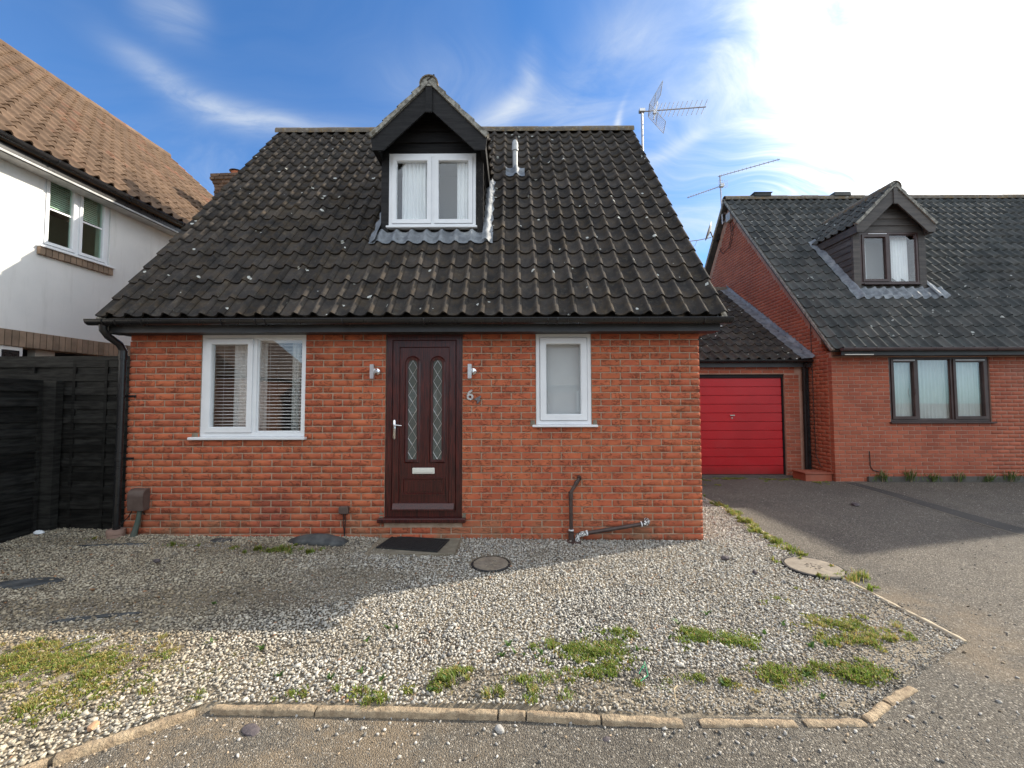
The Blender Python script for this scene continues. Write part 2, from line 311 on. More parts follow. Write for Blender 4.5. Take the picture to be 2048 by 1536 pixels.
def attr_color(name, rough=0.85, bump=0.002, bs=150, trans=0.0):
    m = bpy.data.materials.new(name); m.use_nodes = True; q = NT(m.node_tree); MATS[name] = m
    a = q.n('ShaderNodeAttribute', attribute_name='tone').outputs['Color']
    pos = q.n('ShaderNodeNewGeometry').outputs['Position']
    f = q.m('ADD', 0.78, q.m('MULTIPLY', q.noise(pos, 130, 3, 0.6), 0.44))
    c = q.n('ShaderNodeVectorMath', operation='SCALE', ins={0: a, 'Scale': f}).outputs[0]
    p = q.n('ShaderNodeBsdfPrincipled', ins={'Base Color': c, 'Roughness': rough})
    out = p
    if trans:
        tr = q.n('ShaderNodeBsdfTranslucent', ins={'Color': c}); out = q.n('ShaderNodeMixShader', ins={0: trans, 1: p, 2: tr})
    elif bump:
        b = q.n('ShaderNodeBump', ins={'Strength': 1.0, 'Distance': bump, 'Height': q.noise(pos, bs, 3)})
        q.t.links.new(b.outputs[0], p.inputs['Normal'])
    q.n('ShaderNodeOutputMaterial', ins={'Surface': out})
attr_color('stone_chips'); attr_color('leafage', 0.6, 0, 0, 0.45)

# ------------------------------------------------------------------ object helpers
WORLD = {}
def put(o, parent=None, world=None):
    """link an object at a world matrix under its parent"""
    if o.name not in COL.objects: COL.objects.link(o)
    world = world or Matrix.Identity(4)
    if parent is not None:
        o.parent = parent; o.matrix_parent_inverse = WORLD[parent].inverted()
    o.matrix_basis = world
    WORLD[o] = world
    return o
def tag(o, label=None, cat=None, group=None, kind=None):
    if label: o['label'] = label
    if cat: o['category'] = cat
    if group: o['group'] = group
    if kind: o['kind'] = kind
    return o
def thing(name, label, cat, loc=(0, 0, 0), group=None):
    o = bpy.data.objects.new(name, None); o.empty_display_size = 0.2
    put(o, None, Matrix.Translation(loc)); return tag(o, label, cat, group)

class MB:
    def __init__(s): s.v = []; s.f = []
    def add(s, vs, fs, M=None):
        b = len(s.v)
        s.v += [tuple(M @ Vector(v)) for v in vs] if M else [tuple(v) for v in vs]
        s.f += [tuple(b+i for i in f) for f in fs]; return s
    def box(s, x0, x1, y0, y1, z0, z1, b=0.0, M=None):
        if b:
            vs = []; 
            for (zz, i) in ((z0, b), (z0+b, 0), (z1-b, 0), (z1, b)):
                for (xx, yy) in ((x0+i, y0+i), (x1-i, y0+i), (x1-i, y1-i), (x0+i, y1-i)): vs.append((xx, yy, zz))
            # vertical edges left sharp except through the inset caps
            fs = [(3, 2, 1, 0), (12, 13, 14, 15)]
            for k in range(3):
                for j in range(4): fs.append((k*4+j, k*4+(j+1) % 4, k*4+4+(j+1) % 4, k*4+4+j))
            return s.add(vs, fs, M)
        vs = [(x0, y0, z0), (x1, y0, z0), (x1, y1, z0), (x0, y1, z0), (x0, y0, z1), (x1, y0, z1), (x1, y1, z1), (x0, y1, z1)]
        return s.add(vs, [(3, 2, 1, 0), (4, 5, 6, 7), (0, 1, 5, 4), (1, 2, 6, 5), (2, 3, 7, 6), (3, 0, 4, 7)], M)
    def prism(s, poly, d0, d1, axis='y', M=None):
        """poly in the plane across the axis: axis y -> (x,z), axis x -> (y,z), axis z -> (x,y)"""
        f = {'y': lambda p, d: (p[0], d, p[1]), 'x': lambda p, d: (d, p[0], p[1]), 'z': lambda p, d: (p[0], p[1], d)}[axis]
        n = len(poly); vs = [f(p, d0) for p in poly]+[f(p, d1) for p in poly]
        fs = [tuple(range(n)), tuple(range(2*n-1, n-1, -1))]+[(i, i+n, (i+1) % n+n, (i+1) % n) for i in range(n)]
        return s.add(vs, fs, M)
    def tube(s, pts, r, n=10, caps=True, M=None):
        pts = [Vector(p) for p in pts]; rs = r if isinstance(r, (list, tuple)) else [r]*len(pts)
        b = len(s.v); up = None; vs = []
        for i, p in enumerate(pts):
            a = pts[max(i-1, 0)]; c = pts[min(i+1, len(pts)-1)]; d_ = (c-a).normalized()
            if up is None: up = Vector((0, 0, 1)) if abs(d_.z) < 0.9 else Vector((1, 0, 0))
            x = d_.cross(up).normalized(); y = d_.cross(x).normalized(); up = -y if False else x.cross(d_)
            for k in range(n):
                an = 2*math.pi*k/n; vs.append(p+rs[i]*(math.cos(an)*x+math.sin(an)*y))
        fs = []
        for i in range(len(pts)-1):
            for k in range(n): fs.append((i*n+k, i*n+(k+1) % n, (i+1)*n+(k+1) % n, (i+1)*n+k))
        if caps: fs += [tuple(range(n-1, -1, -1)), tuple((len(pts)-1)*n+k for k in range(n))]
        return s.add(vs, fs, M)
    def disc(s, c, r, h, n=32, M=None):
        return s.tube([c, (c[0], c[1], c[2]+h)], r, n, True, M)
    def mesh(s, name, m, smooth=False):
        me = bpy.data.meshes.new(name); me.from_pydata(s.v, [], s.f); me.materials.append(MATS[m])
        me.validate()
        bm_fix(me)
        if smooth: me.shade_smooth(); 
        return me
    def build(s, name, m, parent=None, smooth=False, auto=None):
        me = s.mesh(name, m, smooth)
        if auto: me.shade_smooth(); me.set_sharp_from_angle(angle=R(auto))
        return put(bpy.data.objects.new(name, me), parent)
import bmesh
def bm_fix(me):
    bm = bmesh.new(); bm.from_mesh(me); bmesh.ops.recalc_face_normals(bm, faces=bm.faces); bm.to_mesh(me); bm.free()

def merged(name, parts, m, parent, smooth=False):
    """one mesh out of many (mesh, matrix, rnd) pieces, with the piece's random number kept as an attribute"""
    V = []; F = []; LS = []; base = 0; RN = []
    cache = {}
    for me, M, r in parts:
        if me not in cache:
            v = np.empty(len(me.vertices)*3); me.vertices.foreach_get('co', v); v = v.reshape(-1, 3)
            li = np.empty(len(me.loops), int); me.loops.foreach_get('vertex_index', li)
            lt = np.empty(len(me.polygons), int); me.polygons.foreach_get('loop_total', lt)
            cache[me] = (v, li, lt)
        v, li, lt = cache[me]; A = np.array(M)
        V.append(v @ A[:3, :3].T+A[:3, 3]); F.append(li+base); LS.append(lt); RN.append(np.full(len(v), r)); base += len(v)
    V = np.concatenate(V); F = np.concatenate(F); LS = np.concatenate(LS); RN = np.concatenate(RN)
    me = raw_mesh(name, V, F, LS, m, smooth)
    a = me.attributes.new('rnd', 'FLOAT', 'POINT'); a.data.foreach_set('value', RN.astype(np.float32))
    o = put(bpy.data.objects.new(name, me), parent); o['kind'] = 'stuff'; return o
def raw_mesh(name, V, F, LS, m, smooth=False):
    me = bpy.data.meshes.new(name); me.vertices.add(len(V)); me.vertices.foreach_set('co', V.astype(np.float32).ravel())
    me.loops.add(len(F)); me.loops.foreach_set('vertex_index', F.astype(np.int32))
    me.polygons.add(len(LS)); me.polygons.foreach_set('loop_start', np.concatenate([[0], np.cumsum(LS)[:-1]]).astype(np.int32))
    me.polygons.foreach_set('loop_total', LS.astype(np.int32)); me.update(calc_edges=True); me.validate()
    me.materials.append(MATS[m])
    if smooth: me.shade_smooth()
    return me
def pieces(name, lst, parent, mass_mat, limit=300, mass_name=None, smooth=False):
    """lst of (mesh, world matrix): the ones that show largest become objects, the rest one mesh"""
    lst = sorted(lst, key=lambda a: (a[1].translation-CAM).length)
    for me, M in lst[:limit]:
        put(bpy.data.objects.new(name, me), parent, M)
    if lst[limit:]:
        merged(mass_name or name+'_field', [(me, M, random.random()) for me, M in lst[limit:]], mass_mat, parent, smooth)

# ------------------------------------------------------------------ brick pieces
def brick_meshes(mname, n=10, L=0.2125, H=0.0628, D=0.09, rough=0.0024, prefix='brick'):
    out = []
    for _ in range(n):
        mb = MB(); c = 0.004; nx = 4
        xs = [-L/2+c+(L-2*c)*i/nx for i in range(nx+1)]
        fr = lambda: -0.003+random.uniform(-rough, rough)
        v = []
        jl, jr = random.uniform(-.002, .002), random.uniform(-.002, .002)
        for i, x in enumerate(xs):
            bz = random.uniform(-.0025, .0015)
            v.append((x+(jl if i == 0 else 0), fr(), -H/2+c+bz)); v.append((x+(jr if i == nx else 0), fr(), H/2-c+random.uniform(-.001, .001)))
        b = len(v)  # outer ring set back
        ring = [(x, 0.0035, -H/2+random.uniform(-.0015, .001)) for x in [-L/2]+xs[1:-1]+[L/2]]
        ring2 = [(x, 0.0035, H/2+random.uniform(-.0008, .0008)) for x in [-L/2]+xs[1:-1]+[L/2]]
        v += ring+ring2
        back = [(-L/2, D, -H/2), (L/2, D, -H/2), (L/2, D, H/2), (-L/2, D, H/2)]
        bb = len(v); v += back
        f = []
        for i in range(nx): f.append((2*i, 2*i+2, 2*i+3, 2*i+1))
        lo = lambda i: b+i
        hi = lambda i: b+nx+1+i
        for i in range(nx): f.append((2*i, lo(i), lo(i+1), 2*i+2)); f.append((2*i+1, 2*i+3, hi(i+1), hi(i)))
        f.append((0, 1, hi(0), lo(0))); f.append((2*nx, lo(nx), hi(nx), 2*nx+1))
        f.append((lo(0), hi(0), bb+3, bb)); f.append((lo(nx), bb+1, bb+2, hi(nx)))
        f.append(tuple(hi(i) for i in range(nx+1))+(bb+2, bb+3)); f.append(tuple(lo(i) for i in range(nx, -1, -1))+(bb, bb+1))
        mb.add(v, f); out.append(mb.mesh(prefix, mname))
    return out
RED = brick_meshes('red_brick'); FAR = brick_meshes('far_brick', rough=0.001)
def wall_bricks(origin, along, normal, length, rows, openings, meshes, z0=0.0, top=None, full_even_at_end=True, full_depth=0.09, jitter=1.0):
    """stretcher bond: returns [(mesh, matrix)]; openings are (x0,x1,z0,z1) in wall coordinates; top(z)->(xa,xb) clips gables"""
    out = []; A = Vector(along).normalized(); N = Vector(normal).normalized(); Z = Vector((0, 0, 1))
    for r in range(rows):
        zc = z0+0.0375+0.075*r; half = (r % 2 == 0) != full_even_at_end
        x = length+0.005-(0.1125 if half else 0.0); cells = []
        if half: cells.append((length-0.1125+0.0125, length))
        x = length-(0.1125 if half else 0)
        while x > 0.0:
            cells.append((max(x-0.225+0.0125, 0.0), x)); x -= 0.225
        lo, hi = (0, length) if top is None else top(zc)
        for a, b in cells:
            segs = [(max(a, lo), min(b, hi))]
            for (o0, o1, p0, p1) in openings:
                if p0 < zc+0.02 and zc-0.02 < p1:
                    ns = []
                    for (s0, s1) in segs:
                        if o1 <= s0 or o0 >= s1: ns.append((s0, s1))
                        else:
                            if o0 > s0: ns.append((s0, o0-0.002))
                            if o1 < s1: ns.append((o1+0.002, s1))
                    segs = ns
            for s0, s1 in segs:
                w = s1-s0
                if w < 0.025: continue
                c = Vector(origin)+A*((s0+s1)/2)+Z*zc+N*random.uniform(-.0012, .0018)*jitter
                sx = w/0.2125
                if abs(sx-1) < 0.03: sx *= random.uniform(0.985, 1.0)
                rz = random.uniform(-.004, .004)*jitter; fl = random.choice((-1, 1))
                # local x -> along, local y -> -normal (into wall), z up
                X = (A*math.cos(rz)+Z*math.sin(rz)); Zr = (Z*math.cos(rz)-A*math.sin(rz)); Y = -N
                M = Matrix(((X.x*sx, Y.x, Zr.x, c.x), (X.y*sx, Y.y, Zr.y, c.y), (X.z*sx, Y.z, Zr.z, c.z), (0, 0, 0, 1)))
                out.append((random.choice(meshes), M))
    return out

# ------------------------------------------------------------------ pantiles
COVER, TL = 0.2034, 0.37
def prof(u):
    u = u % 1.0
    return -0.017*math.sin(math.pi*u/0.60) if u < 0.60 else 0.039*math.sin(math.pi*(u-0.60)/0.40)
def lift(y): return 0.027*(1-y/TL)
def tile_mesh(mname, cover=COVER, L=TL, n=12, name='tile'):
    mb = MB(); v = []; th = 0.019; e = random.uniform(-.0015, .0015)
    us = [i/n for i in range(n+1)]
    for y in (0.0, 0.3*L, L):
        for u in us:
            x = u*(cover+0.004); zz = prof(min(u, 0.9999))+lift(y)+(0.008 if u > 0.98 else 0)
            v.append((x, y+(e*math.sin(u*5) if y == 0 else 0), zz))
    for u in us:                                  # lower lip
        x = u*(cover+0.004); v.append((x, 0.002, prof(min(u, 0.9999))+lift(0)-th+(0.008 if u > 0.98 else 0)))
    m = n+1; f = []
    for r in range(2):
        for i in range(n): f.append((r*m+i, r*m+i+1, (r+1)*m+i+1, (r+1)*m+i))
    for i in range(n): f.append((3*m+i, 3*m+i+1, i+1, i))
    # right hand edge of the roll
    b = len(v); v += [(cover+0.004, 0.002, -0.012+lift(0)), (cover+0.004, L, -0.014)]
    f.append((n, b, b+1, 2*m+n)); 
    mb.add(v, f); me = bpy.data.meshes.new(name); me.from_pydata(mb.v, [], mb.f); me.materials.append(MATS[mname])
    me.shade_smooth(); me.set_sharp_from_angle(angle=R(45)); return me
def tiles(x0, cols, courses, gauge, base, along, upslope, mname, cover=COVER, skip=None, var=5, jit=1.0):
    """tiles on a plane: base point of the eave line, unit vectors; returns [(mesh, matrix)]"""
    ms = [tile_mesh(mname) for _ in range(var)]; out = []
    A = Vector(along).normalized(); U = Vector(upslope).normalized(); N = A.cross(U)
    sx = cover/COVER
    for k in range(courses):
        for c in range(cols):
            p = Vector(base)+A*(x0+c*cover)+U*(k*gauge)
            mid = p+A*cover/2+U*gauge*0.5
            if skip and skip(mid): continue
            p = p+A*random.uniform(-.002, .002)*jit+U*(random.uniform(-.006, .006)-(random.uniform(.012, .03) if random.random() < .03 else 0))*jit+N*random.uniform(-.001, .002)*jit
            a = random.uniform(-.012, .012)*jit
            X = A*math.cos(a)+U*math.sin(a); Y = U*math.cos(a)-A*math.sin(a)
            b = random.uniform(-.016, .016)*jit
            Zn = (N+A*b).normalized()
            out.append((random.choice(ms), Matrix(((X.x*sx, Y.x, Zn.x, p.x), (X.y*sx, Y.y, Zn.y, p.y), (X.z*sx, Y.z, Zn.z, p.z), (0, 0, 0, 1)))))
    return out
def ridge_tiles(parent, p0, p1, r=0.12, L=0.45, m='ridge', squash=1.0, name='ridge_tile'):
    p0, p1 = Vector(p0), Vector(p1); T = (p1-p0); n = max(1, round(T.length/L)); L = T.length/n; T.normalize()
    mb = MB(); v = []; k = 10
    for y in (-0.006, L+0.004):
        for i in range(k+1):
            a = math.pi*(-0.08+1.16*i/k); v.append((math.cos(a)*r, y, math.sin(a)*r*squash))
        for i in range(k+1):
            a = math.pi*(-0.08+1.16*i/k); v.append((math.cos(a)*(r-.016), y, math.sin(a)*(r-.016)*squash))
    w = k+1; f = []
    for i in range(k):
        f += [(i, i+1, 2*w+i+1, 2*w+i), (w+i, 3*w+i, 3*w+i+1, w+i+1), (i, w+i, w+i+1, i+1), (2*w+i, 2*w+i+1, 3*w+i+1, 3*w+i)]
    mb.add(v, f); me = mb.mesh(name, m); me.shade_smooth(); me.set_sharp_from_angle(angle=R(40))
    X = Vector((T.y, -T.x, 0)).normalized(); Z = X.cross(T)
    for i in range(n):
        p = p0+T*(i*L)+Vector((0, 0, random.uniform(-.006, .006))); tw = random.uniform(-.012, .012)
        Y = (T+X*tw).normalized()
        put(bpy.data.objects.new(name, me), parent, Matrix(((X.x, Y.x, Z.x, p.x), (X.y, Y.y, Z.y, p.y), (X.z, Y.z, Z.z, p.z), (0, 0, 0, 1))))
def draped(name, m, parent, pt, nu, nv):
    """sheet from pt(i/nu, j/nv)"""
    v = [pt(i/nu, j/nv) for j in range(nv+1) for i in range(nu+1)]
    f = [(j*(nu+1)+i, j*(nu+1)+i+1, (j+1)*(nu+1)+i+1, (j+1)*(nu+1)+i) for j in range(nv) for i in range(nu)]
    me = bpy.data.meshes.new(name); me.from_pydata([tuple(a) for a in v], [], f); me.materials.append(MATS[m]); me.shade_smooth()
    return put(bpy.data.objects.new(name, me), parent)

# ------------------------------------------------------------------ windows
def ring(mb, x0, x1, z0, z1, w, y0, y1, b=0.006):
    """mitred rectangular frame with a bevelled inner edge, front at y0"""
    v = []
    for (i, y) in ((0, y1), (0, y0), (w-b, y0), (w, y0+b*1.6), (w, y1)):
        v += [(x0+i, y, z0+i), (x1-i, y, z0+i), (x1-i, y, z1-i), (x0+i, y, z1-i)]
    f = []
    for k in range(4):
        for j in range(4): f.append((k*4+j, k*4+(j+1) % 4, (k+1)*4+(j+1) % 4, (k+1)*4+j))
    for j in range(4): f.append((16+j, 16+(j+1) % 4, (j+1) % 4, j))
    mb.add(v, f)
def window(parent, x0, x1, z0, z1, y, lights, fm='upvc', gm='glass', fw_=0.045, sash=0.05, depth=0.07, trickle=False, name='window', M=None):
    """lights: list of (xa, xb, opening?); frame > sashes, panes as sub-parts"""
    mb = MB(); ring(mb, x0, x1, z0, z1, fw_, y, y+depth)
    for i in range(len(lights)-1):
        xm = (lights[i][1]+lights[i+1][0])/2; mb.box(xm-.022, xm+.022, y+.003, y+depth-.002, z0+fw_-.004, z1-fw_+.004)
    fr = mb.build(name, fm, parent)
    if M: fr.matrix_basis = M; WORLD[fr] = M
    subs = []
    for (xa, xb, op) in lights:
        a, b_, c, e = xa, xb, z0+fw_, z1-fw_
        if op:
            s = MB(); ring(s, a+.002, b_-.002, c+.002, e-.002, sash, y-.014, y+.05); subs.append(s.build('sash', fm, fr)); g_ = sash
        else:
            s = MB(); ring(s, a+.001, b_-.001, c+.001, e-.001, .016, y+.018, y+.05, .008); subs.append(s.build('glazing_bead', fm, fr)); g_ = .016
        p = MB(); p.box(a+g_-.004, b_-g_+.004, y+.026, y+.030, c+g_-.004, e-g_+.004); subs.append(p.build('pane', gm, fr))
        if trickle and op:
            tv = MB(); tv.box(a+.04, b_-.04, y-.03, y-.0145, e-.028, e-.012); subs.append(tv.build('trickle_vent', 'upvc', fr))
    if M:
        for s in subs: s.matrix_parent_inverse = WORLD[fr].inverted(); s.matrix_basis = M
    return fr
def curtain(name, label, x0, x1, y, z0, z1, m='curtain', folds=6, flare=0.0, group=None, amp=0.02, M=None):
    nu = folds*8; v = []
    for j in range(5):
        tt = j/4
        for i in range(nu+1):
            u = i/nu; ph = u*folds*2*math.pi+math.sin(u*9)*0.8
            xx = x0+(x1-x0)*u*(1+flare*(1-tt))
            v.append((xx, y+amp*math.sin(ph)*(0.7+0.3*(1-tt)), z0+(z1-z0)*tt))
    f = [(j*(nu+1)+i, j*(nu+1)+i+1, (j+1)*(nu+1)+i+1, (j+1)*(nu+1)+i) for j in range(4) for i in range(nu)]
    me = bpy.data.meshes.new(name); me.from_pydata(v, [], f); me.materials.append(MATS[m]); me.shade_smooth()
    o = put(bpy.data.objects.new(name, me), None, M); tag(o, label, 'curtain', group); return o

# =================================================================== GROUND
def sstep(a, b, x):
    tt = min(1, max(0, (x-a)/(b-a))); return tt*tt*(3-2*tt)
def gz(x, y):
    """height of the gravel bed"""
    z = 0.070*(1-min(max(x, -1.5), 6.5)/6.5)*sstep(-1.5, 0.1, y)
    z += 0.030*math.exp(-(((x-2.3)/.30)**2+((y+.22)/.16)**2))
    return z+0.010*noise.noise(Vector((x*1.3, y*1.3, 0)))
def tz(x, y):
    """height of the tarmac"""
    z = -0.026*(1-sstep(4.3, 5.6, x))*sstep(-8, -4, y)*1.0
    z = z*sstep(-2.2, -2.6, y) if y > -2.7 else z
    return z-0.006+0.008*noise.noise(Vector((x*.5, y*.5, 4)))-0.03*sstep(2.2, 3.6, y)*0
mb = MB(); mb.box(-300, 300, -300, 400, -0.5, -0.12); g0 = mb.build('ground', 'verge_ground'); tag(g0, kind='structure')
def sheet(name, m, x0, x1, y0, y1, st, zf, inside=None, kind='structure'):
    nx = int((x1-x0)/st); ny = int((y1-y0)/st); V = np.array([(x0+(x1-x0)*i/nx, y0+(y1-y0)*j/ny, 0) for j in range(ny+1) for i in range(nx+1)])
    V[:, 2] = [zf(a, b) for a, b, _ in V]
    F = []
    for j in range(ny):
        for i in range(nx):
            if inside is None or inside(x0+(x1-x0)*(i+.5)/nx, y0+(y1-y0)*(j+.5)/ny): F += [j*(nx+1)+i, j*(nx+1)+i+1, (j+1)*(nx+1)+i+1, (j+1)*(nx+1)+i]
    o = put(bpy.data.objects.new(name, raw_mesh(name, V, np.array(F), np.full(len(F)//4, 4), m, True))); o['kind'] = kind; return o
EDGE = [(7.44, 3.9), (7.43, 2.06), (7.38, .68), (7.21, -.43), (7.23, -1.06), (7.26, -1.92)]
def edge_x(y):
    for (a, b), (c, d_) in zip(EDGE, EDGE[1:]):
        if d_ <= y <= b: return c+(a-c)*(y-d_)/(b-d_)
    return 7.26 if y < -1.92 else 7.44
KERB = [(1.9, -3.25), (2.30, -2.83), (2.62, -2.60), (2.77, -2.495), (4.30, -2.51), (4.80, -2.553), (6.07, -2.575), (6.29, -2.44), (6.53, -2.33), (7.26, -1.95)]
def kerb_y(x):
    if x < 1.9: return -3.25-(1.9-x)*0.9
    for (a, b), (c, d_) in zip(KERB, KERB[1:]):
        if a <= x <= c: return b+(d_-b)*(x-a)/(c-a)
    return -1.95
def in_bed(x, y): return y > kerb_y(x) and x < edge_x(y)
sheet('driveway', 'tarmac', -14, 40, -26, 4.6, 0.2, tz)
sheet('gravel_bed', 'soil', -6, 7.6, -5.2, 4.2, 0.08, lambda x, y: gz(x, y)-0.004 if in_bed(x+.02, y) else -0.08, lambda x, y: in_bed(x+.06, y-.06) or in_bed(x-.06, y+.06))

# stones: density and colour vary over the bed
ICO = None
def ico():
    bm = bmesh.new(); bmesh.ops.create_icosphere(bm, subdivisions=1, radius=1); v = np.array([x.co[:] for x in bm.verts]); f = np.array([[a.index for a in p.verts] for p in bm.faces]); bm.free(); return v, f
IV, IF = ico()
def stones(name, P, size, flat, tone, m='stone_chips'):
    n = len(P); K = 16
    var = IV[None]*rng.uniform(0.58, 1.20, (K, len(IV), 1)); idx = rng.integers(0, K, n)
    sc = np.stack([size*rng.uniform(.8, 1.45, n), size*rng.uniform(.5, .95, n), size*flat*rng.uniform(.65, 1.2, n)], 1)
    v = var[idx]*sc[:, None, :]
    az = rng.uniform(0, 2*np.pi, n); ti = rng.normal(0, .55, n)
    c, s_ = np.cos(ti)[:, None], np.sin(ti)[:, None]
    x, y, z = v[..., 0], v[..., 1], v[..., 2]; y, z = y*c-z*s_, y*s_+z*c
    c, s_ = np.cos(az)[:, None], np.sin(az)[:, None]; x, y = x*c-y*s_, x*s_+y*c
    V = np.stack([x, y, z], -1)+P[:, None, :]
    nv = len(IV); F = (IF[None]+(np.arange(n)*nv)[:, None, None]).reshape(-1)
    me = raw_mesh(name, V.reshape(-1, 3), F, np.full(n*len(IF), 3), m)
    a = me.color_attributes.new('tone', 'FLOAT_COLOR', 'POINT'); tc = np.ones((n, nv, 4), np.float32); tc[..., :3] = tone[:, None, :]
    a.data.foreach_set('color', tc.ravel())
    o = put(bpy.data.objects.new(name, me)); o['kind'] = 'stuff'; return o
def blob(x, y, cx, cy, rx, ry): return math.exp(-(((x-cx)/rx)**2+((y-cy)/ry)**2))
BARE = [(5.55, -2.42, .55, .12, 1.3), (6.1, -2.3, .30, .16, .8), (6.85, -2.1, .42, .24, 1.5), (7.1, -1.7, .16, .3, .8), (2.55, -.30, .6, .2, .25), (1.1, -.28, .5, .07, .7),
        (4.30, -2.33, .30, .10, .55), (2.2, -1.30, .6, .22, .60), (3.0, -.95, .5, .14, .45), (0.9, -1.5, .7, .12, .5), (2.9, -1.25, .3, .12, .4), (3.2, -2.0, .5, .1, .25), (5.2, -2.3, .3, .1, .5), (.20, -1.10, .24, .075, 1.1), (1.36, -1.64, .26, .022, .9), (.15, -.30, .3, .015, .7), (1.65, -1.9, .3, .08, .5), (1.75, -2.15, .5, .3, .75), (0.7, -2.3, .7, .4, .7), (-.3, -.2, .7, .10, .4), (1.7, -.42, .4, .10, .5)]
pts = []; ton = []; siz = []
st = 0.0172
xs = np.arange(-1.3, 7.5, st); ys = np.arange(-4.2, 3.9, st)
for y in ys:
    for x in xs:
        if y > 0.20 and x < 6.5: continue
        if x < 0.6 and y < -2.2-(x+1.3)*0.2-0.8: continue
        xx = x+random.uniform(-.5, .5)*st*1.2; yy = y+random.uniform(-.5, .5)*st*1.2
        if not in_bed(xx-0.015, yy-0.028) or not in_bed(xx+.01, yy): continue
        if 0 < xx < 6.48 and yy > -0.012: continue
        if xx < -0.95 and yy < .3: 
            if xx < -1.02: continue
        if 2.88 < xx < 3.80 and yy > -0.50: continue
        if (xx-4.15)**2+(yy+.69)**2 < .200**2 or (xx-7.14)**2+(yy+.76)**2 < .255**2: continue
        b = sum(a*blob(xx, yy, cx, cy, rx, ry) for cx, cy, rx, ry, a in BARE)
        nz = noise.noise(Vector((xx*3.1, yy*3.1, 2)))
        dens = 0.93-b*(1.05+0.8*nz)-0.10*max(0, noise.noise(Vector((xx*9, yy*9, 7))))
        dens -= 0.75*sstep(6.35, 7.0, xx+.15*nz)*sstep(-1.2, -1.9, yy)
        if random.random() > dens: continue
        s = random.uniform(.0062, .0118)*(1.5 if random.random() < .13 else 1)*(.8 if random.random() < .2 else 1)
        siz.append(s); pts.append((xx, yy, gz(xx, yy)+s*random.uniform(.15, .75)))
        k = random.random(); v = random.uniform(.34, .58)
        c = (v, v*.94, v*.82)
        if k < .16: c = (v*.84, v*.76, v*.62)
        elif k < .30: c = (v*.50, v*.485, v*.45)
        elif k < .308: c = (v*.75, v*.45, v*.28)
        elif k < .335: c = (v*.22, v*.20, v*.18)
        w = min(1, max(0, b*1.2+.35*nz+.12)) if b > .1 else max(0, nz)*.35   # soiled stones where the bed is thin
        wl = 0.6*sstep(3.4, 1.6, xx)                                        # yellower tone towards the left
        c = tuple(a*(1-w*.55)*(1-wl*k2) for a, k2 in zip(c, (.08, .20, .42)))
        c = (c[0], c[1]*(1-w*.10), c[2]*(1-w*.25)); ton.append(c)
stones('gravel', np.array(pts), np.array(siz), .72, np.array(ton))
# loose chips and grit on the tarmac
pts = []; ton = []; siz = []
for _ in range(15000):
    x = random.uniform(1.2, 9.5); y = random.uniform(-4.1, -1.0)
    if random.random() < .35: y = random.uniform(-2.95, -2.5)
    if in_bed(x, y): continue
    dd = abs(y-kerb_y(x)) if x < 7.2 else abs(x-7.3)
    near_k = math.exp(-dd/.16)
    if random.random() > .50+near_k: continue
    big = random.random() < (.022+.30*near_k*(1 if x < 7 else .5))
    s = random.uniform(.004, .011) if big else random.uniform(.0018, .0038)
    v = random.uniform(.30, .62) if big else random.uniform(.15, .50)
    c = (v, v*.93, v*.82) if random.random() < .8 else (v*.9, v*.68, v*.45)
    if random.random() < .25: c = tuple(a*.35 for a in c)
    pts.append((x, y, tz(x, y)+s*.4)); siz.append(s); ton.append(c)
for _ in range(2500):
    x = random.uniform(7.3, 14); y = random.uniform(-2.5, 3.2); s = random.uniform(.003, .008); v = random.uniform(.15, .45)
    pts.append((x, y, tz(x, y)+s*.4)); siz.append(s); ton.append((v, v*.93, v*.8))
stones('loose_chippings', np.array(pts), np.array(siz), .8, np.array(ton))

pts = []; ton = []; siz = []
for _ in range(26000):
    cx, cy, rx, ry, a = random.choice(BARE); x = random.gauss(cx, rx*.8); y = random.gauss(cy, ry*.8)
    if random.random() < .4: x = random.uniform(5.0, 7.3); y = random.uniform(-2.6, -1.3)
    if not in_bed(x-.02, y-.03) or y > -.05: continue
    s = random.uniform(.0025, .008); v = random.uniform(.20, .62); c = (v, v*.93, v*.80) if random.random() < .75 else (v*.55, v*.48, v*.40)
    pts.append((x, y, gz(x, y)+s*.3-.003)); siz.append(s); ton.append(c)
for _ in range(14000):
    x = random.uniform(0.8, 7.2); y = random.uniform(-2.9, -.3)
    if not in_bed(x-.02, y-.03): continue
    s = random.uniform(.002, .0055); v = random.uniform(.14, .45); pts.append((x, y, gz(x, y)+s+random.uniform(0, .008))); siz.append(s); ton.append((v, v*.86, v*.66))
stones('fine_grit', np.array(pts), np.array(siz), .8, np.array(ton))
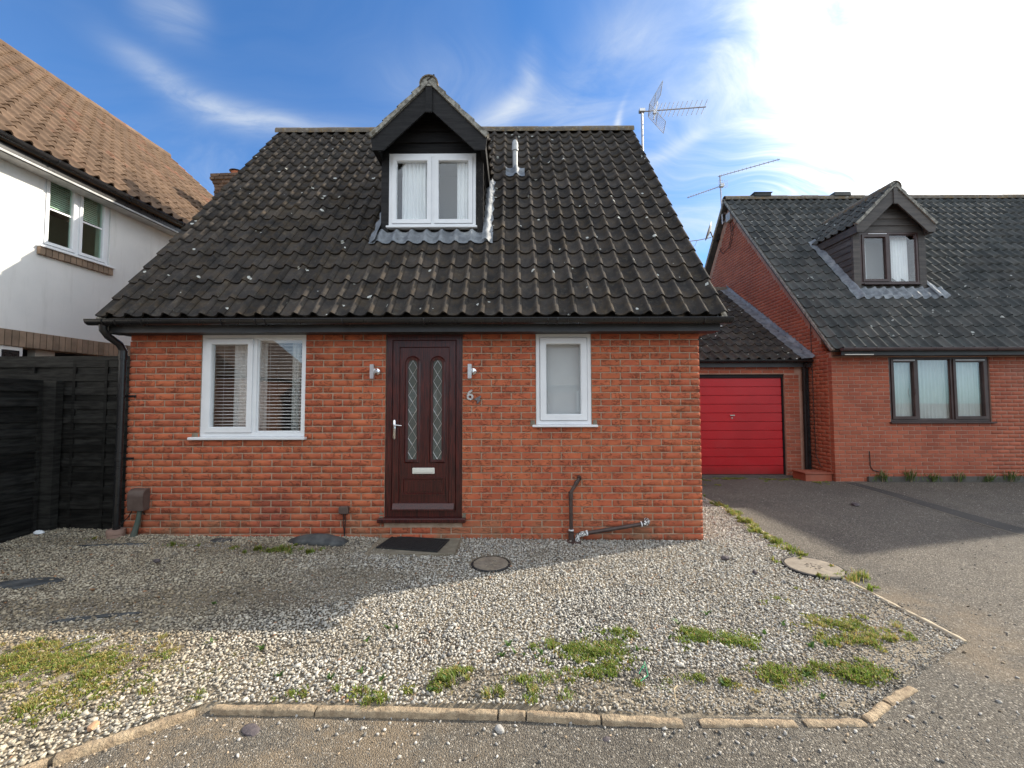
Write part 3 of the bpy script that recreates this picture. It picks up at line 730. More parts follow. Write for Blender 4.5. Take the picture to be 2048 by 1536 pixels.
# grass and weeds (blades as real faces)
def blades(name, P, hgt, wid, tone, lean=0.6, kind='stuff', parent=None, fill=None):
    n = len(P); az = rng.uniform(0, 2*np.pi, n); le = rng.uniform(.1, lean, n)*hgt
    dx, dy = np.cos(az), np.sin(az); sx, sy = -dy*wid/2, dx*wid/2
    b = P
    mid = b+np.stack([dx*le*.35, dy*le*.35, hgt*.6], 1); tip = b+np.stack([dx*le, dy*le, hgt*(1-.25*le/hgt)], 1)
    side = np.stack([sx, sy, 0*sx], 1)
    V = np.stack([b-side*.8, b+side*.8, mid+side, mid-side, tip], 1).reshape(-1, 3)
    o5 = (np.arange(n)*5)[:, None]
    q4 = (np.array([0, 1, 2, 3])+o5); t3 = (np.array([3, 2, 4])+o5)
    F = np.concatenate([q4, t3], 1).ravel(); LS = np.tile([4, 3], n)
    me = raw_mesh(name, V, F, LS, 'leafage')
    a = me.color_attributes.new('tone', 'FLOAT_COLOR', 'POINT'); tc = np.ones((n, 5, 4), np.float32); tc[..., :3] = tone[:, None, :]
    a.data.foreach_set('color', tc.ravel())
    o = put(bpy.data.objects.new(name, me), parent)
    if kind: o['kind'] = kind
    return o
def patch(name, blobs, n, h=(.015, .045), yellow=.25, w=(.004, .008), zf=None, sparse=.5):
    P = []; H = []; Wd = []; T = []
    tot = sum(b[2]*b[3]*b[4] for b in blobs)
    for (cx, cy, rx, ry, a) in blobs:
        k = int(n*rx*ry*a/tot); sd = random.uniform(0, 50)
        # a patch is a scatter of small tufts, thick in the middle and straggling outwards
        tufts = []
        for _ in range(max(4, int(k/34))):
            r_ = abs(random.gauss(0, .62)); an = random.uniform(0, 6.283)
            x = cx+r_*math.cos(an)*rx; y = cy+r_*math.sin(an)*ry
            if noise.noise(Vector((x*7, y*9, sd)))*.5+.5 < .36+.12*r_: continue
            tufts.append((x, y, random.uniform(.3, 1.5)*(1.15-.35*min(1, r_)), random.random(), random.uniform(.006, .024)))
        if not tufts: continue
        for _ in range(k):
            x0, y0, sc, sp, sr = random.choice(tufts)
            x = x0+random.gauss(0, sr); y = y0+random.gauss(0, sr)
            P.append((x, y, (zf or gz)(x, y)+.002))
            broad = sp > .72
            hh = random.uniform(*h)*sc*(.62 if broad else 1); H.append(hh); Wd.append(random.uniform(*w)*(1.9 if broad else .8))
            if random.random() < yellow*(1.7 if sp < .3 else .6): T.append((random.uniform(.32, .48), random.uniform(.29, .40), random.uniform(.08, .14)))
            elif random.random() < .05: T.append((random.uniform(.16, .26), random.uniform(.10, .15), random.uniform(.04, .07)))
            else:
                g_ = random.uniform(.65, 1.25)*(.85 if broad else 1); T.append(((.17+.06*sp)*g_, .275*g_, .042*g_))
    return blades(name, np.array(P), np.array(H), np.array(Wd), np.array(T), .95)
patch('grass', [(4.86, -2.05, .25, .13, 1.6), (4.68, -1.99, .20, .06, .8), (5.05, -1.83, .20, .06, .6), (4.94, -2.18, .22, .09, .6), (4.78, -2.25, .35, .12, .25), (5.0, -1.95, .5, .2, .12)], 9000, (.010, .028), .22)
patch('grass', [(5.68, -1.90, .28, .07, 1.6), (5.52, -1.84, .16, .05, .8), (5.85, -1.95, .16, .07, .8), (5.7, -1.92, .45, .15, .12)], 6000, (.010, .028), .18)
patch('grass', [(4.0, -2.27, .13, .07, 1.2), (4.1, -2.22, .10, .05, .8), (3.55, -2.42, .16, .04, .5), (3.75, -2.45, .14, .03, .8), (3.2, -2.42, .2, .04, .2), (4.42, -2.30, .14, .06, .4), (3.95, -2.38, .2, .05, .3), (4.3, -2.42, .5, .05, .2)], 3000, (.012, .036), .35)
patch('grass', [(6.32, -2.22, .20, .08, 1.5), (6.22, -2.30, .12, .07, 1.0), (6.42, -2.20, .14, .06, .9), (5.82, -2.27, .20, .07, .9), (5.9, -2.2, .16, .05, .5), (5.45, -2.28, .2, .07, .25), (6.1, -2.25, .5, .12, .15)], 7000, (.010, .028), .25)
patch('grass', [(6.60, -1.72, .32, .12, .9), (6.62, -1.93, .22, .07, 1.1), (6.80, -1.90, .14, .05, .8), (6.42, -1.93, .16, .08, .4), (6.35, -1.40, .12, .05, .3), (6.75, -1.25, .12, .1, .2), (6.65, -1.8, .45, .25, .15)], 6500, (.008, .024), .5)
patch('grass', [(1.95, -2.25, .60, .30, 1.0), (1.35, -2.15, .55, .28, 1.1), (1.9, -2.5, .40, .22, .8), (1.2, -2.6, .7, .35, .9), (2.4, -2.40, .35, .14, .3), (1.4, -1.98, .50, .07, .8), (2.72, -2.40, .16, .06, .5), (2.3, -2.1, .5, .18, .15)], 21000, (.006, .026), .62, w=(.003, .006))
patch('moss', [(1.6, -2.12, .75, .20, 1.0), (1.2, -2.35, .6, .25, .8), (2.1, -2.35, .45, .2, .5), (6.62, -1.78, .35, .16, .35), (5.6, -2.35, .6, .06, .15)], 22000, (.003, .011), .8, w=(.005, .011))
patch('grass', [(2.0, -.42, .35, .09, 1.0), (1.75, -.42, .22, .07, .9), (2.3, -.46, .18, .05, .5), (-.2, -.12, .10, .05, .3), (.9, -.30, .6, .05, .15)], 1900, (.015, .05), .2)
EP = [(7.42, 1.6), (7.40, 1.1), (7.36, .7), (7.30, .3), (7.25, -.05), (7.22, -.35), (7.43, 2.2), (7.43, 2.8), (7.26, -1.0), (7.30, -1.05)]
patch('grass', [(a-.02, b, .09, .28, 1.2 if i < 8 else .25) for i, (a, b) in enumerate(EP)]+[(6.92, -.62, .08, .05, .6), (7.35, -.95, .12, .08, .5), (7.0, -.98, .2, .05, .2)], 9000, (.015, .06), .34, zf=lambda x, y: 0.0)
# moss and leaf litter in front of the garage
patch('moss', [(8.7, 3.7, .9, .10, 1.2), (9.6, 3.6, .7, .18, .8), (10.2, 3.3, .25, .2, .8), (8.0, 3.55, .5, .25, .6), (8.2, 3.05, .3, .06, .5)], 5200, (.006, .020), .4, w=(.008, .018), zf=tz)

P = []; H = []; Wd = []; T = []
for _ in range(34):
    bx, by_, rx, ry = random.choice([(4.9, -2.0, .5, .25), (3.9, -2.3, .6, .12), (6.3, -2.1, .6, .3), (2.2, -2.2, .8, .3), (5.7, -1.9, .5, .2), (3.45, -1.75, .1, .08)])
    x = random.gauss(bx, rx); y = random.gauss(by_, ry)
    if not in_bed(x, y-.04): continue
    for k in range(random.randint(4, 9)):
        P.append((x+random.gauss(0, .004), y+random.gauss(0, .004), gz(x, y)+.006)); H.append(random.uniform(.018, .040)); Wd.append(random.uniform(.010, .017)); g_ = random.uniform(.7, 1.1); T.append((.10*g_, .19*g_, .04*g_))
o = blades('weeds', np.array(P), np.array(H), np.array(Wd), np.array(T), 1.6)
# ---- kerb edging stones
def bar_stone(name, label, a, b, wd, h, z, m='kerb_concrete', group='edging stones between gravel and tarmac', skew=0.0, n=22):
    a = Vector((*a, 0)); b = Vector((*b, 0)); T = (b-a); L = T.length; T.normalize(); Nn = Vector((-T.y, T.x, 0))
    mb = MB(); v = []; r = .008
    sec = [(-wd/2, -h), (-wd/2, -r), (-wd/2+r, 0), (wd/2-r, 0), (wd/2, -r), (wd/2, -h)]
    for i in range(n+1):
        u = i/n
        for (o_, zz) in sec:
            e = noise.noise(Vector((a.x*9+u*L*14, o_*60, zz*40+a.y)))*.006+noise.noise(Vector((a.x*9+u*L*55, o_*90, 3)))*.004
            p = a+T*(u*L)+Nn*(o_+e+(skew*u)); v.append((p.x, p.y, z+zz+e*.7-(0.004 if i in (0, n) else 0)))
    k = len(sec); f = []
    for i in range(n):
        for j in range(k): f.append((i*k+j, i*k+(j+1) % k, (i+1)*k+(j+1) % k, (i+1)*k+j))
    f += [tuple(range(k)), tuple(n*k+j for j in range(k-1, -1, -1))]
    mb.add(v, f); o = mb.build(name, m, None, auto=50); tag(o, label, 'kerb stone', group); return o
KS = [((1.95, -3.2), (2.345, -2.80), 'curved kerb stone running off the bottom left corner of the photo'),
      ((2.36, -2.785), (2.765, -2.515), 'slanting kerb stone rising to the start of the straight front edging'),
      ((2.84, -2.492), (3.365, -2.498), 'straight kerb stone nearest the slanting left one, dark slate lump in front'),
      ((3.375, -2.498), (4.285, -2.524), 'longest straight kerb stone, left of the short block, grass growing behind'),
      ((4.295, -2.524), (4.425, -2.530), 'shortest block in the front kerb line, pebble lying before it'),
      ((4.435, -2.530), (4.79, -2.562), 'kerb stone just right of the short block in the front line'),
      ((4.80, -2.563), (5.18, -2.592), 'pale kerb stone sinking into soil before the first gap'),
      ((5.265, -2.592), (5.72, -2.596), 'flush kerb stone lying between the two gaps, pitted at its right end'),
      ((5.765, -2.596), (6.055, -2.590), 'flush kerb stone ending at the angled corner'),
      ((6.075, -2.575), (6.27, -2.468), 'angled kerb stone turning up from the corner, cracked at its top'),
      ((6.285, -2.458), (6.52, -2.352), 'last angled kerb stone, furthest right, with crumbling edge')]
for i, (a, b, lb) in enumerate(KS):
    bar_stone('kerb_stone', lb, a, b, .043, .09, .003 if i < 6 else .006)
for a, b, lb in [((7.43, 2.3), (7.375, .70), 'weathered timber edging board along the drive beside grass tufts near the house'),
                 ((7.37, .68), (7.21, -.42), 'weathered timber edging board half hidden in grass before the round cover'),
                 ((7.225, -.98), (7.262, -1.93), 'bare pale edging strip beyond the round cover, ending in the drive')]:
    o = bar_stone('edging_board', lb, a, b, .034, .10, .012, 'old_timber', 'edging boards between gravel and drive'); o['category'] = 'edging'

# ---- covers, slab, mat, membrane
def cover(loc, r, label, ribs=0.0):
    t0 = thing('manhole_cover', label, 'manhole cover', loc, 'round inspection covers')
    mb = MB(); x, y, z = loc
    v = []; n = 48
    for (rr, zz) in ((r, -.05), (r, .004), (r-.006, .010), (r-.016, .010), (r-.017, .004), (r-.018, -.05)):
        v += [(x+rr*math.cos(6.2832*i/n), y+rr*math.sin(6.2832*i/n), z+zz) for i in range(n)]
    f = [(k*n+i, k*n+(i+1) % n, (k+1)*n+(i+1) % n, (k+1)*n+i) for k in range(5) for i in range(n)]
    mb.add(v, f); mb.build('rim', 'rubber', t0, auto=40)
    lid = MB(); lid.tube([(x, y, z-.03), (x, y, z+.006), (x, y, z+.012)], [r-.021, r-.021, r-.026], 48)
    lo = lid.build('lid', 'cover_metal', t0, auto=30)
    bo = MB(); bo.tube([(x, y, z+.0122), (x, y, z+.017)], [.018, .014], 16); bo.build('boss', 'cover_metal', lo)
    k = MB()
    for i in range(10):
        a = 6.2832*i/10; k.box(-.012, .012, -.003, .003, 0, .004, M=Matrix.Translation((x+.055*math.cos(a), y+.055*math.sin(a), z+.0122)) @ Matrix.Rotation(a, 4, 'Z'))
    k.build('raised_mark', 'cover_metal', lo)
cover((4.15, -.69, .012), .187, 'round brown inspection cover in shaded gravel in front of the door')
cover((7.14, -.765, .008), .25, 'large round sunlit inspection cover beside the edging and drive')
o = MB().box(2.905, 3.775, -.475, .095-.10, -.03, .030+.004, .004).build('paving_slab', 'slab'); tag(o, 'stained concrete paving slab on the gravel below the front door step', 'paving slab')
o.matrix_basis = Matrix.Translation((0, 0, 0.0))
mt = MB(); Mm = Matrix.Translation((3.305, -.215, .036)) @ Matrix.Rotation(R(-10.5), 4, 'Z')
mt.box(-.335, .335, -.185, .185, 0, .007, .002, Mm)
t0 = thing('door_mat', 'black ribbed rubber door mat lying skewed on the slab', 'door mat', (3.305, -.215, .036))
mt.build('mat_base', 'rubber', t0)
rb = MB()
for i in range(22): rb.box(-.29+i*.0276-.006, -.29+i*.0276+.006, -.15, .15, .0072, .011, M=Mm)
rb.build('rib', 'rubber', t0)
rim = MB()
for a in ((-.335, .335, -.185, -.165), (-.335, .335, .165, .185), (-.335, -.315, -.163, .163), (.315, .335, -.163, .163)): rim.box(a[0]+.001, a[1]-.001, a[2]+.001, a[3]-.001, .0071, .0135, M=Mm)
rim.build('raised_border', 'rubber', t0)
def membrane(outline, label, up_=.012, hump=0.0):
    c = Vector((sum(p[0] for p in outline)/len(outline), sum(p[1] for p in outline)/len(outline)))
    v = []; f = []; n = len(outline); K = 5
    for k in range(K+1):
        for i, p in enumerate(outline):
            s = 1-k/(K+.5); x = c.x+(p[0]-c.x)*s; y = c.y+(p[1]-c.y)*s
            if k == 0: x += random.uniform(-.012, .012); y += random.uniform(-.006, .006)
            e = noise.noise(Vector((x*11, y*15, 3)))*.012
            v.append((x, y, gz(x, y)+(up_ if hump else .012)*(.2 if k == 0 else 1)+e*.7+hump*math.sin((1-s)*math.pi/2)))
    for k in range(K):
        for i in range(n): f.append((k*n+i, k*n+(i+1) % n, (k+1)*n+(i+1) % n, (k+1)*n+i))
    f.append(tuple(K*n+i for i in range(n)))
    me = bpy.data.meshes.new('membrane'); me.from_pydata(v, [], f); me.materials.append(MATS['membrane']); me.shade_smooth()
    o = put(bpy.data.objects.new('weed_membrane', me)); md = o.modifiers.new('s', 'SOLIDIFY'); md.thickness = .003
    tag(o, label, 'membrane', 'scraps of weed membrane showing through the gravel')
def oval(cx, cy, rx, ry, a=0, n=14, j=.25):
    r_ = random.Random(int(cx*100)); out = []
    for i in range(n):
        t_ = 6.2832*i/n; k = 1+r_.uniform(-j, j); x = rx*k*math.cos(t_); y = ry*k*math.sin(t_)
        out.append((cx+x*math.cos(a)-y*math.sin(a), cy+x*math.sin(a)+y*math.cos(a)))
    return out
membrane(oval(2.28, -.215, .34, .12, R(-6), j=.12), 'largest humped sheet of black membrane between wall and grass near the slab', .022, .055)
membrane(oval(1.19, -.13, .13, .05), 'small black membrane scrap by the wall under the wide window', .018)
membrane(oval(.20, -1.10, .26, .09, R(10)), 'torn grey membrane patch near the fence at the left edge of the picture', .016)
membrane(oval(1.36, -1.64, .28, .028, R(15), j=.2), 'long narrow strip of membrane showing in the shaded gravel on the left', .018)
membrane(oval(1.57, -1.96, .09, .012, R(50), j=.1), 'thin black membrane sliver at the edge of the sunlit grass', .02)
membrane(oval(.15, -.30, .35, .018, R(6), j=.15), 'thin dark membrane fold in the gravel before the fence and drainpipe', .018)

# ---- odd stones and litter
def rock(name, label, cat, loc, s, m, seed=1):
    rr = np.random.default_rng(seed); bm = bmesh.new(); bmesh.ops.create_icosphere(bm, subdivisions=2, radius=1)
    for v in bm.verts:
        k = 1+.22*noise.noise(Vector(v.co)*1.7+Vector((seed, 0, 0))); v.co = Vector((v.co.x*s[0]*k, v.co.y*s[1]*k, v.co.z*s[2]*k))
    me = bpy.data.meshes.new(name); bm.to_mesh(me); bm.free(); me.materials.append(MATS[m])
    o = put(bpy.data.objects.new(name, me), None, Matrix.Translation(loc) @ Matrix.Rotation(seed*1.3, 4, 'Z')); tag(o, label, cat); return o
rock('stone', 'dark flat slate lump against the front of the straight kerb', 'stone', (3.10, -2.60, -.034), (.055, .035, .017), 'dark_stone', 2)
rock('stone', 'grey pebble in the tarmac near the right end of the kerb', 'stone', (6.75, -2.80, .006), (.032, .026, .020), 'pale_stone', 3)
rock('stone', 'tan pebble in the gravel beside the slanting kerb stone', 'stone', (2.37, -2.63, .010), (.030, .022, .014), 'tan_stone', 4)
rock('stone', 'dark clod on sunlit gravel between the house corner and the edging', 'stone', (6.42, -.58, .028), (.045, .03, .022), 'dark_stone', 5)
rock('stone', 'dark clod nearer the kerb side of the sunlit gravel by the round cover', 'stone', (6.52, -.90, .022), (.028, .02, .015), 'dark_stone', 6)
rock('stone', 'dark clod lying in the pale gravel left of the membrane hump', 'stone', (1.02, -.74, .065), (.04, .022, .018), 'dark_stone', 7)
rock('stone', 'dark debris lump on the drive in front of the red garage', 'stone', (9.45, 1.55, .01), (.10, .05, .025), 'dark_stone', 8)
rock('stone', 'brown pebble before the short kerb block', 'stone', (4.30, -2.60, -.028), (.028, .020, .016), 'pale_stone', 9)
rock('stone', 'dark pebble on the tarmac below the middle of the kerb', 'stone', (4.80, -2.66, -.030), (.022, .018, .014), 'dark_stone', 10)
# crumpled paper by the fence
bm = bmesh.new(); bmesh.ops.create_icosphere(bm, subdivisions=2, radius=1)
for v in bm.verts: v.co = Vector((v.co.x*.055, v.co.y*.035, abs(v.co.z)*.035))*(1+.3*noise.noise(v.co*2.2))
me = bpy.data.meshes.new('litter'); bm.to_mesh(me); bm.free(); me.materials.append(MATS['paper'])
tag(put(bpy.data.objects.new('litter', me), None, Matrix.Translation((-.93, -.02, .095))), 'scrap of white litter on the gravel at the foot of the black fence', 'litter')
mb = MB(); mb.tube([(5.07, -2.27, .02), (5.10, -2.24, .045), (5.09, -2.28, .055), (5.12, -2.21, .05), (5.11, -2.30, .03), (5.06, -2.33, .02)], .0025, 5)
tag(mb.build('twine', 'green_twine'), 'tangle of bright green twine in the gravel near the grass', 'twine')
mb = MB(); mb.tube([(5.18, -2.52, .03), (5.20, -2.44, .05), (5.24, -2.38, .03)], .003, 5)
tag(mb.build('dry_stem', 'dry_stem'), 'dry straw stem bent over the bare soil behind the pale kerb stone', 'plant stem')

# =================================================================== MAIN HOUSE
HW = 6.476; TH = R(52.49); YE, ZE = -.2141, 2.4812; XL, XR = -.190, 6.685
UP = Vector((0, math.cos(TH), math.sin(TH))); NR = Vector((0, -math.sin(TH), math.cos(TH)))
RY = 3.091; RZ = ZE+(RY-YE)*math.tan(TH)
house = thing('bungalow', 'red brick chalet bungalow with dark pantile roof, black dormer and rosewood door', 'house', (3.24, 3.1, 0))
OPEN = [(.813, 2.005, 1.125, 2.4), (2.918, 3.79, .205, 2.4), (4.622, 5.253, 1.262, 2.4)]
wl = MB(); y0, y1 = .006, .25
def rect(mb, xa, xb, za, zb, ya=y0, yb=y1): mb.box(xa, xb, ya, yb, za, zb)
xs_ = [(.009, .813, -.2, 2.325), (.813, 2.005, -.2, 1.125), (2.005, 2.918, -.2, 2.325), (2.918, 3.79, -.2, .205), (3.79, 4.622, -.2, 2.325), (4.622, 5.253, -.2, 1.262), (5.253, HW-.009, -.2, 2.325)]
for a in xs_: rect(wl, *a)
wl.box(.009, HW-.009, .004, .25, 2.3255, 2.44)
BY = 2*RY-YE; by = BY-.214
gab = [(.25, -.2), (by, -.2), (by, 2.44), (by-.1, ZE+.10), (RY, RZ-.15), (.25, 2.44+(.25-.0)*math.tan(TH)-.1)]
wl.prism(gab, .006, .25, 'x'); wl.prism(gab, HW-.25, HW-.006, 'x'); wl.box(.25, HW-.25, by-.25, by, -.2, 2.44)
wall = wl.build('wall', 'mortar', house)
bl = wall_bricks((0, 0, 0), (1, 0, 0), (0, -1, 0), HW, 31, OPEN, RED)
side = wall_bricks((HW, 0, 0), (0, 1, 0), (1, 0, 0), 6.0, 64, [], RED, top=lambda z: (0.115, 5.9) if z < 2.4 else ((z-2.35)/math.tan(TH)+.1, 5.9-(z-2.4)/math.tan(TH)), jitter=.6)
side = [s for s in side if s[1].translation.y > .1]
sideL = wall_bricks((0, 6.0, 0), (0, -1, 0), (-1, 0, 0), 6.0, 31, [], RED, jitter=.6); sideL = [s for s in sideL if s[1].translation.y > .2]
pieces('brick', bl, wall, 'red_brick_mass', 300, 'remaining_bricks')
merged('side_bricks', [(a, b, random.random()) for a, b in side+sideL], 'red_brick_mass', wall)
pt = MB()   # pale mortar dabs beside sills and threshold
for (x, z, w_, h_) in ((.770, 1.18, .075, .05), (4.585, 1.315, .06, .05), (5.285, 1.315, .05, .055), (2.885, .285, .05, .06), (3.812, .275, .045, .07)):
    pt.prism([(x-w_/2, z-h_/2), (x+w_/2, z-h_/2), (x+w_/2*.8, z+h_/2), (x-w_/2*.7, z+h_/2*.8)], -.006, .02)
pt.build('mortar_patch', 'slab', wall)
rm = MB(); rm.box(.25, HW-.25, .25, by-.25, -.05, .15); rm.box(.25, HW-.25, .25, by-.25, 2.40, 2.43)
rm.box(2.35, 2.40, .25, 2.5, .15, 2.40); rm.box(4.30, 4.35, .25, 2.5, .15, 2.40); rm.box(.25, HW-.25, 2.5, 2.55, .15, 2.40)
rm.build('inner_walls', 'interior', house)

# roof deck with a hole for the dormer, then tiles
DX0, DX1 = 2.60, 3.95
def on_roof(x, s, n=0.0, b=(YE, ZE)): return Vector((x, b[0], b[1]))+UP*s+NR*n
dk = MB()
def deck(xa, xb, sa, sb, t1=-.045, t2=-.10):
    q_ = [on_roof(x, s, n_) for (x, s, n_) in ((xa, sa, t2), (xb, sa, t2), (xb, sb, t2), (xa, sb, t2), (xa, sa, t1), (xb, sa, t1), (xb, sb, t1), (xa, sb, t1))]
    dk.add(q_, [(3, 2, 1, 0), (4, 5, 6, 7), (0, 1, 5, 4), (1, 2, 6, 5), (2, 3, 7, 6), (3, 0, 4, 7)])
SR = (RY-YE)/math.cos(TH)
s_d0, s_d1 = 1.74, 4.1
deck(XL+.02, DX0, .02, SR); deck(DX1, XR-.02, .02, SR); deck(DX0, DX1, .02, s_d0); deck(DX0, DX1, s_d1, SR)
roofo = dk.build('roof', 'dark_tile', house)
bk = MB(); v = [(XL+.02, BY, ZE-.05), (XR-.02, BY, ZE-.05), (XR-.02, RY, RZ-.05), (XL+.02, RY, RZ-.05)]
bk.add(v+[(a, b, c-.06) for a, b, c in v], [(0, 1, 2, 3), (7, 6, 5, 4), (0, 4, 5, 1), (1, 5, 6, 2), (2, 6, 7, 3), (3, 7, 4, 0)]); bk.build('rear_slope', 'dark_tile', roofo)
DCX = 3.275
def in_dormer(p):
    # under the dormer: inside the cheeks and below its own roof
    return abs(p.x-DCX) < .62 and p.y > .92 and p.z < 5.70-abs(p.x-DCX)*1.0
tl = tiles(XL, 34, 18, .300, (0, YE, ZE), (1, 0, 0), UP, 'dark_tile', cover=(XR-XL)/34, skip=in_dormer)
pieces('tile', tl, roofo, 'dark_tile_mass', 300, 'remaining_tiles', True)
for x in (XL+.012, XR-.012):      # mortared verge and undercloak
    m_ = MB(); w_ = .05
    q_ = [on_roof(x+dx, s, n_) for s in (0.0, SR) for dx, n_ in ((-.03, -.06), (.03, -.06), (.03, -.012), (-.03, -.012))]
    m_.add(q_, [(0, 1, 2, 3), (7, 6, 5, 4), (0, 4, 5, 1), (1, 5, 6, 2), (2, 6, 7, 3), (3, 7, 4, 0)]); m_.build('verge', 'verge_mortar', roofo)
ridge_tiles(roofo, (XL, RY, RZ-.035), (XR, RY, RZ-.035), .115, .45)
# eaves: fascia, soffit, gutter
eb = MB(); eb.box(-.135, 6.62, -.20, -.182, 2.312, 2.445); eb.build('fascia', 'fascia', house)
eb = MB(); eb.box(-.135, 6.62, -.181, -.002, 2.314, 2.322); eb.build('soffit', 'fascia', house)
for xa in (-.135, 6.60):
    eb = MB(); eb.box(xa, xa+.018, -.181, .3, 2.3225, 2.50); eb.build('box_end', 'fascia', house)
def gutter(parent, xa, xb, yc, zc, r=.056, m='black_plastic', brackets=(), M=None, name='gutter'):
    v = []; n = 12
    for x in (xa, xb):
        for rr in (r, r-.006):
            for i in range(n+1):
                a = math.pi+math.pi*i/n; v.append((x, yc+rr*math.cos(a), zc+rr*math.sin(a)))
    w_ = n+1; f = []
    for i in range(n): f += [(i, i+1, 2*w_+i+1, 2*w_+i), (w_+i, 3*w_+i, 3*w_+i+1, w_+i+1), (i, w_+i, w_+i+1, i+1), (2*w_+i, 2*w_+i+1, 3*w_+i+1, 3*w_+i)]
    f += [(0, 2*w_, 3*w_, w_), (n, w_+n, 3*w_+n, 2*w_+n)]
    mb = MB(); mb.add(v, f)
    mb.tube([(xa, yc-r+.002, zc), (xb, yc-r+.002, zc)], .006, 6)
    for x in (xa, xb):
        mb.prism([(yc+r*math.cos(math.pi+math.pi*i/n), zc+r*math.sin(math.pi+math.pi*i/n)) for i in range(n+1)], x-.003, x+.003, 'x')
    g_ = mb.build(name, m, parent, auto=40)
    if M: g_.matrix_basis = M; WORLD[g_] = M
    for x in brackets:
        b = MB(); b.tube([(x, yc+(r+.004)*math.cos(math.pi+math.pi*i/8), zc+(r+.004)*math.sin(math.pi+math.pi*i/8)) for i in range(9)], .007, 5)
        b.box(x-.012, x+.012, yc+r, yc+r+.03, zc-.05, zc+.01)
        o = b.build('bracket', m, g_)
        if M: o.matrix_parent_inverse = WORLD[g_].inverted(); o.matrix_basis = M
    return g_
gt = gutter(house, -.205, 6.70, -.275, 2.435, brackets=[-.02, .12, .40, 1.25, 1.62, 1.72, 2.55, 3.42, 4.25, 4.74, 4.84, 5.7, 6.4])
dp = MB(); X = -.028
dp.tube([(-.05, -.275, 2.385), (-.05, -.272, 2.33), (-.045, -.22, 2.27), (-.035, -.10, 2.20), (X, -.058, 2.13), (X, -.058, 2.05)], .036, 14)
dp.tube([(X, -.058, 2.10), (X, -.058, .10)], .034, 16)
dp.tube([(X, -.058, 2.13), (X, -.058, 2.03)], .040, 16)
dpo = dp.build('downpipe', 'black_plastic', house, auto=40)
for z in (1.62, .92):
    b = MB(); b.tube([(X, -.058, z-.012), (X, -.058, z+.012)], .039, 16); b.box(X, X+.12, -.014, -.006, z-.012, z+.012); b.build('pipe_clip', 'black_plastic', dpo)
cb = MB(); cb.tube([(X, -.058, .02), (X, -.058, .06), (X, -.058, .065), (X, -.058, .10), (X, -.058, .105), (X, -.058, .15)], [.070, .070, .078, .078, .084, .084], 24); cb.build('clay_collar', 'terracotta', dpo, auto=30)
br = MB(); br.box(-.075, -.06, -.23, -.2, 2.33, 2.40); br.build('joint_bracket', 'grey_pvc', dpo)

# windows of the front wall
w1 = window(house, .817, 2.001, 1.160, 2.318, .012, [(.862, 1.400, True), (1.440, 1.956, False)], sash=.062)
sl_ = MB(); sl_.box(.725, 2.035, -.055, .10, 1.128, 1.158, .005); sl_.build('sill', 'upvc', w1)
w2 = window(house, 4.626, 5.249, 1.290, 2.320, .012, [(4.671, 5.204, True)], sash=.070)
sl_ = MB(); sl_.box(4.580, 5.310, -.055, .10, 1.262, 1.288, .005); sl_.build('sill', 'upvc', w2)
# blinds and curtains
bt = thing('venetian_blind', 'venetian blind with thin pale slats behind the wide front window', 'blind', (1.4, .16, 2.27))
sm = MB(); a = R(18)
v = []
for x in (.875, 1.945):
    for (yy, zz) in ((-.0125, -.0045), (0, .001), (.0125, .0035), (.0125, .0023), (0, -.0002), (-.0125, -.0057)): v.append((x, yy, zz))
sm.add(v, [(i, i+1, 7+i, 6+i) for i in range(5)]+[(5, 0, 6, 11), (0, 5, 4, 3, 2, 1), (6, 7, 8, 9, 10, 11)]); me = sm.mesh('slat', 'blind_slat')
for i in range(27):
    put(bpy.data.objects.new('slat', me), bt, Matrix.Translation((0, .15, 1.215+i*.0385)) @ Matrix.Rotation(random.uniform(-.02, .04), 4, 'X') @ Matrix.Rotation(random.uniform(-.0015, .0015), 4, 'Y'))
hb = MB(); hb.box(.875, 1.945, .13, .17, 2.245, 2.28); hb.build('headrail', 'blind_slat', bt)
cd = MB()
for x in (.98, 1.30, 1.52, 1.84): cd.tube([(x, .139, 1.21), (x, .139, 2.25)], .0014, 4)
cd.build('cord', 'blind_slat', bt)
curtain('curtain', 'pleated grey curtain behind the blind in the left pane of the wide window', 1.06, 1.45, .20, 1.0, 2.30, 'curtain', 7, amp=.025)
curtain('curtain', 'narrow drawn-back curtain behind the blind in the right pane', 1.72, 1.82, .25, 1.0, 2.30, 'net_curtain', 2, amp=.02)
rb = MB(); rb.box(4.70, 5.175, .10, .104, 1.32, 2.30)
for k in range(9): rb.box(4.70, 5.175, .0985, .0999, 1.40+k*.105, 1.402+k*.105)
tag(rb.build('roller_blind', 'roller_blind'), 'plain grey roller blind closed behind the small right window', 'blind')

# front door
fr = MB()
def jamb(mb, x0, x1, z0, z1, w, ya, yb): mb.box(x0, x0+w, ya, yb, z0, z1); mb.box(x1-w, x1, ya, yb, z0, z1); mb.box(x0+w, x1-w, ya, yb, z1-w, z1)
ring(fr, 2.922, 3.786, .262, 2.320, .075, .012, .085, .010)
door = thing('door_tmp', None, None) if False else None
dframe = fr.build('door_frame', 'rosewood', house)
th_ = MB(); th_.box(2.855, 3.835, -.058, .11, .210, .258, .008); th_.build('threshold', 'rosewood', dframe)
lf = MB(); lf.box(2.999, 3.709, .034, .075, .335, 2.244)
leaf = lf.build('door', 'rosewood', house)
st_ = MB(); ring(st_, 2.998, 3.710, .336, 2.246, .080, .020, .033, .010); st_.build('stile', 'rosewood', leaf)
wb = MB(); wb.prism([(.034, .336), (-.020, .336), (-.020, .352), (.010, .410), (.034, .410)], 3.010, 3.698, 'x'); wb.build('weatherboard', 'rosewood', leaf)
